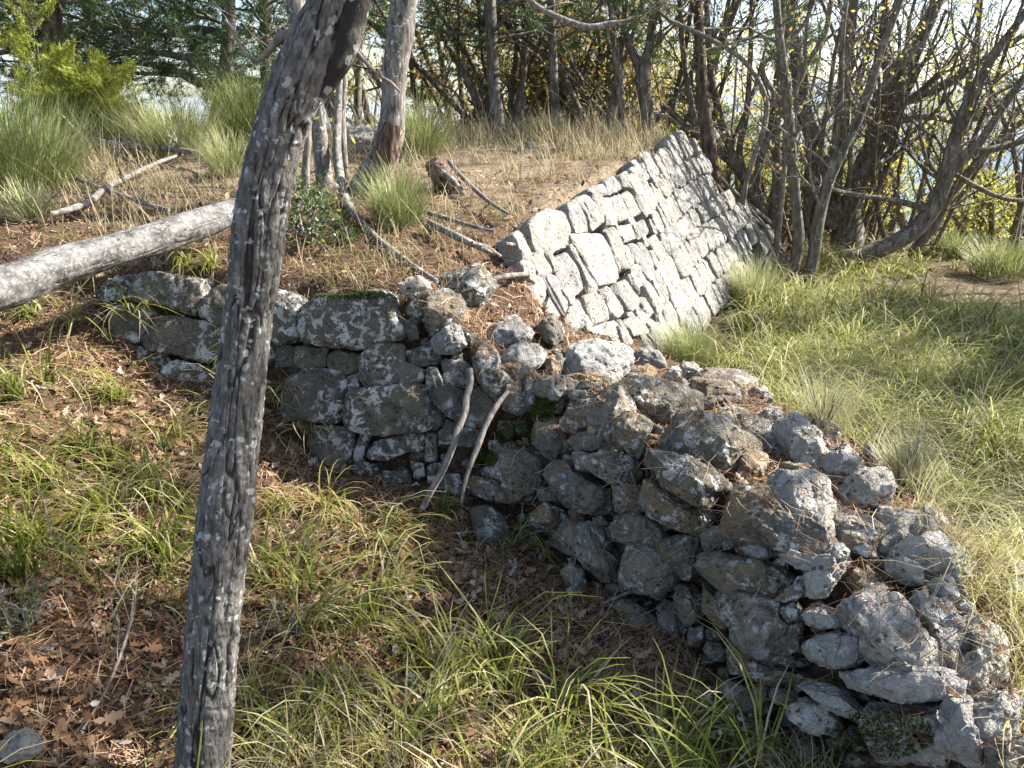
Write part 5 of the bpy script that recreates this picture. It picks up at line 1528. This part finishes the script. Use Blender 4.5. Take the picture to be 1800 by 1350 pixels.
# hand placed tufts seen on and below the wall
for px_, py_, per, L_, gr, az_ in ((240,560,34,(.2,.36),.55,-1.6),(275,545,18,(.12,.25),.5,-1.4),(420,640,40,(.15,.3),.55,-.9),(420,590,24,(.12,.22),.5,-1),(545,760,34,(.14,.24),.92,-2.2),(515,690,22,(.12,.22),.75,-1.8),
                                (740,1150,60,(.22,.38),.35,-1.2),(760,1190,50,(.18,.34),.6,-.3),(770,900,36,(.18,.34),.45,-.4),(900,960,22,(.2,.34),.3,-.2),(570,900,55,(.14,.26),.5,-1.2),(500,890,50,(.14,.28),.55,-2),
                                (380,470,40,(.15,.3),.5,-2.2),(330,470,34,(.12,.25),.6,-2),(60,560,60,(.15,.3),.45,-2),(30,700,60,(.2,.36),.45,-2.4),(100,860,60,(.2,.4),.5,-2.4),(60,960,60,(.2,.4),.45,-2),(150,790,60,(.24,.42),.55,-2.2),(210,700,46,(.2,.36),.5,-2.2),(260,860,56,(.22,.4),.55,-2),(40,1010,56,(.2,.4),.4,-2),(180,930,50,(.2,.4),.55,-1.8),(280,960,46,(.2,.36),.5,-1.8),(430,720,40,(.16,.3),.6,-1.2)):
    h_, _ = hit(px_, py_, True)
    tufts(acc, h_[:, 0], h_[:, 1], h_[:, 2] + .01, r_, per, L_, (.0019, .0040), .02, (1.4, 2.9), gr, .15, np.array([az_]), 6)
grass_left = acc.build('grass', M['grass'])
tag(grass_left, 'long arching yellow green grass tufts on the left slope', 'grass', kind='stuff')

# right hand lush grass
x, y = polar(4200, r_, 1.2, 12, 0, 50, .8)
terr, low, right, ridge, o, t, sA = sides(x, y); sB_ = sdist(FB, x, y)
sB_ = np.where(y > 4.2, -1, sB_)
z, nr, on = drop(x, y)
px, py = project(np.c_[x, y, z])
bare = np.exp(-((px - 1640) / 150) ** 2 - ((py - 850) / 45) ** 2) * 1.0 + np.exp(-((px - 1740) / 170) ** 2 - ((py - 515) / 36) ** 2) * 1.3
m = right & (~on) & (r_.random(len(x)) < np.clip(1.0 - bare, 0, 1) * (1 - .75 * smooth(8.3, 9.6, y)) * (.12 + .72 * (patch(x, y, 1.9, 17) > -.12))) & ~((o < .95) & (t > 1.6) & (t < 6)) & ~((o < .85) & (t > -.2) & (y > 3.3)) & (sB_ < np.where(y < 2.6, .02, -.08))
x, y, z = x[m], y[m], z[m]
acc = Acc()
n1 = patch(x, y, .8, 7)
near_ = np.hypot(x, y) < 3.2
tufts(acc, x[near_], y[near_], z[near_], r_, 44, (.26, .56), (.0014, .0027), .03, (1.3, 3.0), .58, .4, np.full(near_.sum(), -1.4), 5, dead=.35)
f_ = ~near_
tufts(acc, x[f_], y[f_], z[f_], r_, 34, (.26, .60), (.0016, .0028), .03, (1.4, 3.1), .50, .45, np.full(f_.sum(), -1.2), 4, dead=.32)
for px_, py_ in ((1610,880),(1650,930),(1690,985),(1720,1040),(1745,1090),(1775,1150),(1795,1210),(1800,1280),(1670,1010),(1600,820),(1540,790),(1480,740),(1420,720),(1370,690),(1760,1000),(1790,1080),(1700,900),(1760,930),(1350,640),(1420,660),(1500,700)):
    h_, _ = hit(px_ + 12, py_ + 12, True)
    tufts(acc, h_[:, 0], h_[:, 1], h_[:, 2], r_, 46, (.24, .48), (.0010, .0019), .05, (1.0, 2.8), .72, .35, np.array([-.6]), 5, dead=.4)
grass_right = acc.build('grass', M['green_grass'])
tag(grass_right, 'lush drooping green grass in the hollow right of the walls', 'grass', kind='stuff')

# terrace: dry straw
x, y = polar(5200, r_, 3.3, 9.5, -50, 14, 1.0)
terr, low, right, ridge, o, t, sA = sides(x, y)
m = terr & (r_.random(len(x)) < np.clip(.10 + .62 * smooth(4.2, 5.2, y) * (patch(x, y, .9, 22) > -.35), 0, 1)) & (x < .35 + .38 * (y - 4.2)) 
x, y = x[m], y[m]; z = H(x, y)
acc = Acc()
tufts(acc, x, y, z, r_, 11, (.10, .30), (.0010, .0018), .06, (.2, 1.6), .5, .4, None, 3)
tall = r_.random(len(x)) < .12
tufts(acc, x[tall], y[tall], z[tall], r_, 7, (.3, .6), (.0008, .0013), .05, (-.1, .7), .7, .3, None, 4)
o_ = acc.build('dry_grass', M['straw'])
tag(o_, 'pale dry grass and tall straw stalks on the terrace', 'grass', kind='stuff')
# thin grasses and creeping plants in front of the terrace rim
x, y = polar(420, r_, 3.2, 4.8, -38, 0)
terr, low, right, ridge, o, t, sA = sides(x, y); m = terr & (r_.random(len(x)) < .5); x, y = x[m], y[m]
acc = Acc(); tufts(acc, x, y, H(x, y), r_, 16, (.03, .10), (.0009, .0018), .04, (.4, 1.8), .35, .3, None, 3)
tag(acc.build('low_herbs', M['grass']), 'low green herbs and sparse grass along the terrace rim', 'grass', kind='stuff')

# ---- broom bushes and other plants, each its own
def broom(px_, py_, Y, hgt, wid, n, label, seed, mat='broom', name='broom_bush', thin=.0016, cat='bush', green=.4, arch=(.1, .9)):
    rng = np.random.default_rng(seed)
    if Y is None: b = hit(px_, py_, False)[0][0]
    else:
        b = at_y(px_, py_, Y); b[2] = H(b[0], b[1])[0]
    root = thing(name, b, label, cat)
    acc = Acc()
    # woody base stems
    st = Acc()
    for k in range(9):
        a = rng.uniform(0, 6.28); e = rng.uniform(.1, .5) * wid
        pts = np.array([b - (0, 0, .03), b + (math.cos(a) * e * .4, math.sin(a) * e * .4, hgt * .25), b + (math.cos(a) * e, math.sin(a) * e, hgt * .6)])
        V, Q = tube(resample(np.c_[pts, [1, 1, 1]], 6)[:, :3], np.linspace(.006, .002, 6), 4); st.add(V, Q, None, .5)
    st.build('stems', M['twig'], root)['kind'] = 'stuff'
    a = rng.uniform(0, 6.28, n); rr = np.sqrt(rng.random(n)) * wid * .5
    base = np.c_[b[0] + rr * .7 * np.cos(a), b[1] + rr * .7 * np.sin(a), b[2] + rng.uniform(0, .45, n) * hgt * (1 - rr / wid)]
    el = 1.45 - rr / (wid * .5) * rng.uniform(.2, .8, n)
    d = math.hypot(b[0], b[1])
    blades(acc, base, a + rng.normal(0, .5, n), rng.uniform(.18, .85, n) * hgt, np.full(n, thin * max(1, d / 4)), el, rng.uniform(*arch, n), np.clip(rng.normal(green, .27, n), 0, 1), 3, rng.normal(0, .3, n))
    acc.build('foliage', M[mat], root)
    return root
broom(30, 330, 5.0, .72, 1.1, 3000, 'large feathery green broom bush at the left edge of the picture', 1)
broom(320, 290, 6.2, .55, .8, 1400, 'grey green broom bush behind the weathered branch', 2, green=.6)
broom(240, 300, 6.6, .55, .7, 1100, 'greener broom bush just right of the yellow green juniper', 3, green=.45)
broom(440, 250, 7.2, .80, .75, 1500, 'tall green broom bush seen left of the leaning trunk', 4, green=.3)
broom(410, 310, 5.4, .38, .45, 700, 'small broom bush touching the left side of the leaning trunk', 5, green=.55)
broom(700, 400, None, .40, .36, 1100, 'small green broom bush at the foot of the hollow tree', 6, green=.35)
broom(740, 300, 6.2, .5, .6, 900, 'broom bush in dry grass behind the stump', 7, green=.5)
broom(1210, 640, None, .34, .42, 1300, 'grey green broom clump at the foot of the bright wall', 8, green=.5, thin=.0012)
broom(1320, 540, None, .5, .55, 1400, 'broad pale broom clump at the far foot of the bright wall', 9, green=.65, thin=.0013)
broom(1145, 520, None, .2, .28, 420, 'dry brown heath clump growing out of the bright wall', 10, green=.95, thin=.0012, name='heath_clump', cat='plant')
broom(1590, 860, None, .26, .2, 420, 'dry twiggy grey shrub behind the pitted rocks on the rim', 11, green=.95, thin=.0011, name='dry_shrub')
broom(1760, 470, 8.0, .5, .9, 900, 'rounded grey green bush at the far right edge', 12, green=.5)
broom(1680, 440, 9.5, .4, .7, 700, 'low bush in the grass behind the leaning thin tree', 13, green=.5)
broom(1450, 760, None, .3, .25, 500, 'wispy pale shrub on the grassy rim of the ruin', 14, green=.85, thin=.0010, name='dry_shrub')
broom(60, 420, 4.3, .25, .4, 500, 'low dry broom clump above the left end of the log', 15, green=.7)
broom(960, 250, 7.6, .35, .5, 500, 'dry tufted bush at the far edge of the terrace', 16, green=.9)
broom(1300, 580, None, .16, .3, 300, 'little dark leaved plant in grass at the wall foot', 17, green=.25, name='herb_clump', cat='plant')

def leafy(px_, py_, Y, hgt, wid, n, size, label, name, mat, seed, val, cat='bush', spiky=False):
    rng = np.random.default_rng(seed)
    if Y is None: b = hit(px_, py_, False)[0][0]
    else:
        b = at_y(px_, py_, Y); b[2] = H(b[0], b[1])[0]
    root = thing(name, b, label, cat)
    acc, tips = Acc(), []
    for k in range(12):
        a = rng.uniform(0, 6.28)
        limb(acc, tips, b + (0, 0, -.02), (math.cos(a) * wid * .7, math.sin(a) * wid * .7, hgt * rng.uniform(.5, 1.5)), math.hypot(hgt, wid * .4) * rng.uniform(.6, 1.0), .010, 1, rng, dict(OAK, levels=3, nch=[4, 5, 4]))
    acc.build('stems', M['twig'], root)['kind'] = 'stuff'
    f = Acc()
    if spiky: needle_tufts(f, tips, n, 12, size, rng, .004, val)
    else: leaf_cloud(f, tips, n, size, rng, .02, val)
    f.build('foliage', M[mat], root)
    return root
leafy(180, 290, 6.8, .70, .62, 4200, .05, 'bright yellow green juniper in front of the pines', 'juniper_bush', 'juniper', 1, (.4, 1.0), spiky=True)
leafy(545, 425, None, .26, .40, 900, .028, 'small evergreen shrub with glossy dark leaves right of the leaning trunk', 'evergreen_shrub', 'ivy', 2, (.1, 1.0))
leafy(530, 370, None, .20, .10, 60, .035, 'sapling with a few bright yellow green leaves beside the leaning trunk', 'oak_seedling', 'autumn', 3, (.25, .45), 'plant')
leafy(1318, 590, None, .14, .3, 260, .025, 'small bright green leafy plant by the broom at the wall foot', 'leafy_plant', 'ivy', 4, (.6, 1.0), 'plant')
leafy(1285, 1300, None, .10, .05, 60, .022, 'little silvery leaved herb at the foot of the ruin', 'silver_herb', 'silver', 5, (0, 1), 'plant')
leafy(1235, 1280, None, .09, .04, 40, .022, 'smaller silvery herb just left of the other one', 'silver_herb', 'silver', 6, (0, 1), 'plant')
leafy(500, 1110, None, .08, .2, 350, .010, 'tiny leaved green herb patch right of the near trunk', 'herb_patch', 'grass', 7, (.2, .5), 'plant')
leafy(30, 1110, None, .08, .25, 350, .010, 'tiny leaved green herb patch at the left edge', 'herb_patch', 'grass', 8, (.2, .5), 'plant')

# ---- moss cushions
def moss(px_, py_, r, label, seed, flat=.5):
    rng = np.random.default_rng(seed)
    n = 1500
    a = rng.uniform(0, 6.28, n); q = np.sqrt(rng.random(n)) * r
    X, Y_ = px_ + q * np.cos(a), py_ + q * np.sin(a) * flat
    D = ray(X, Y_)
    P = []
    for i in range(n):
        h_ = BV.ray_cast(Vector(CAM), Vector(D[i]))
        if h_[0] is not None and h_[3] < 4.5: P.append((*h_[0], *h_[1]))
    if len(P) < 20: return
    P = np.array(P); B = P[:, :3]; N = P[:, 3:]
    N = N * np.sign(np.sum(N * (CAM - B), 1))[:, None]
    d = N + rng.normal(0, .5, N.shape); d /= np.linalg.norm(d, axis=1, keepdims=True)
    s = np.cross(d, rng.normal(size=d.shape)); s /= np.linalg.norm(s, axis=1, keepdims=True)
    L = rng.uniform(.005, .013, (len(B), 1))
    V = np.stack([B - s * .0028 - d * .002, B + s * .0028 - d * .002, B + d * L], 1).reshape(-1, 3)
    acc = Acc(); acc.add(V, None, np.arange(len(V)).reshape(-1, 3), np.repeat(rng.random(len(B)), 3))
    tag(acc.build('moss', M['moss'], None), label, 'moss', kind='stuff')
moss(905, 765, 36, 'green moss cushion in the dark gap between the leaning sticks and the ruin', 1, .7)
moss(955, 720, 22, 'small dark moss cushion above the moss covered gap', 2, 1.0)
moss(1550, 1290, 90, 'dark moss on the block at the bottom of the ruin', 3, .5)
moss(620, 518, 66, 'yellow green moss along the top edge of the large squared block', 4, .12)
moss(850, 805, 26, 'moss patch low on the wall behind the sticks', 5, .6)
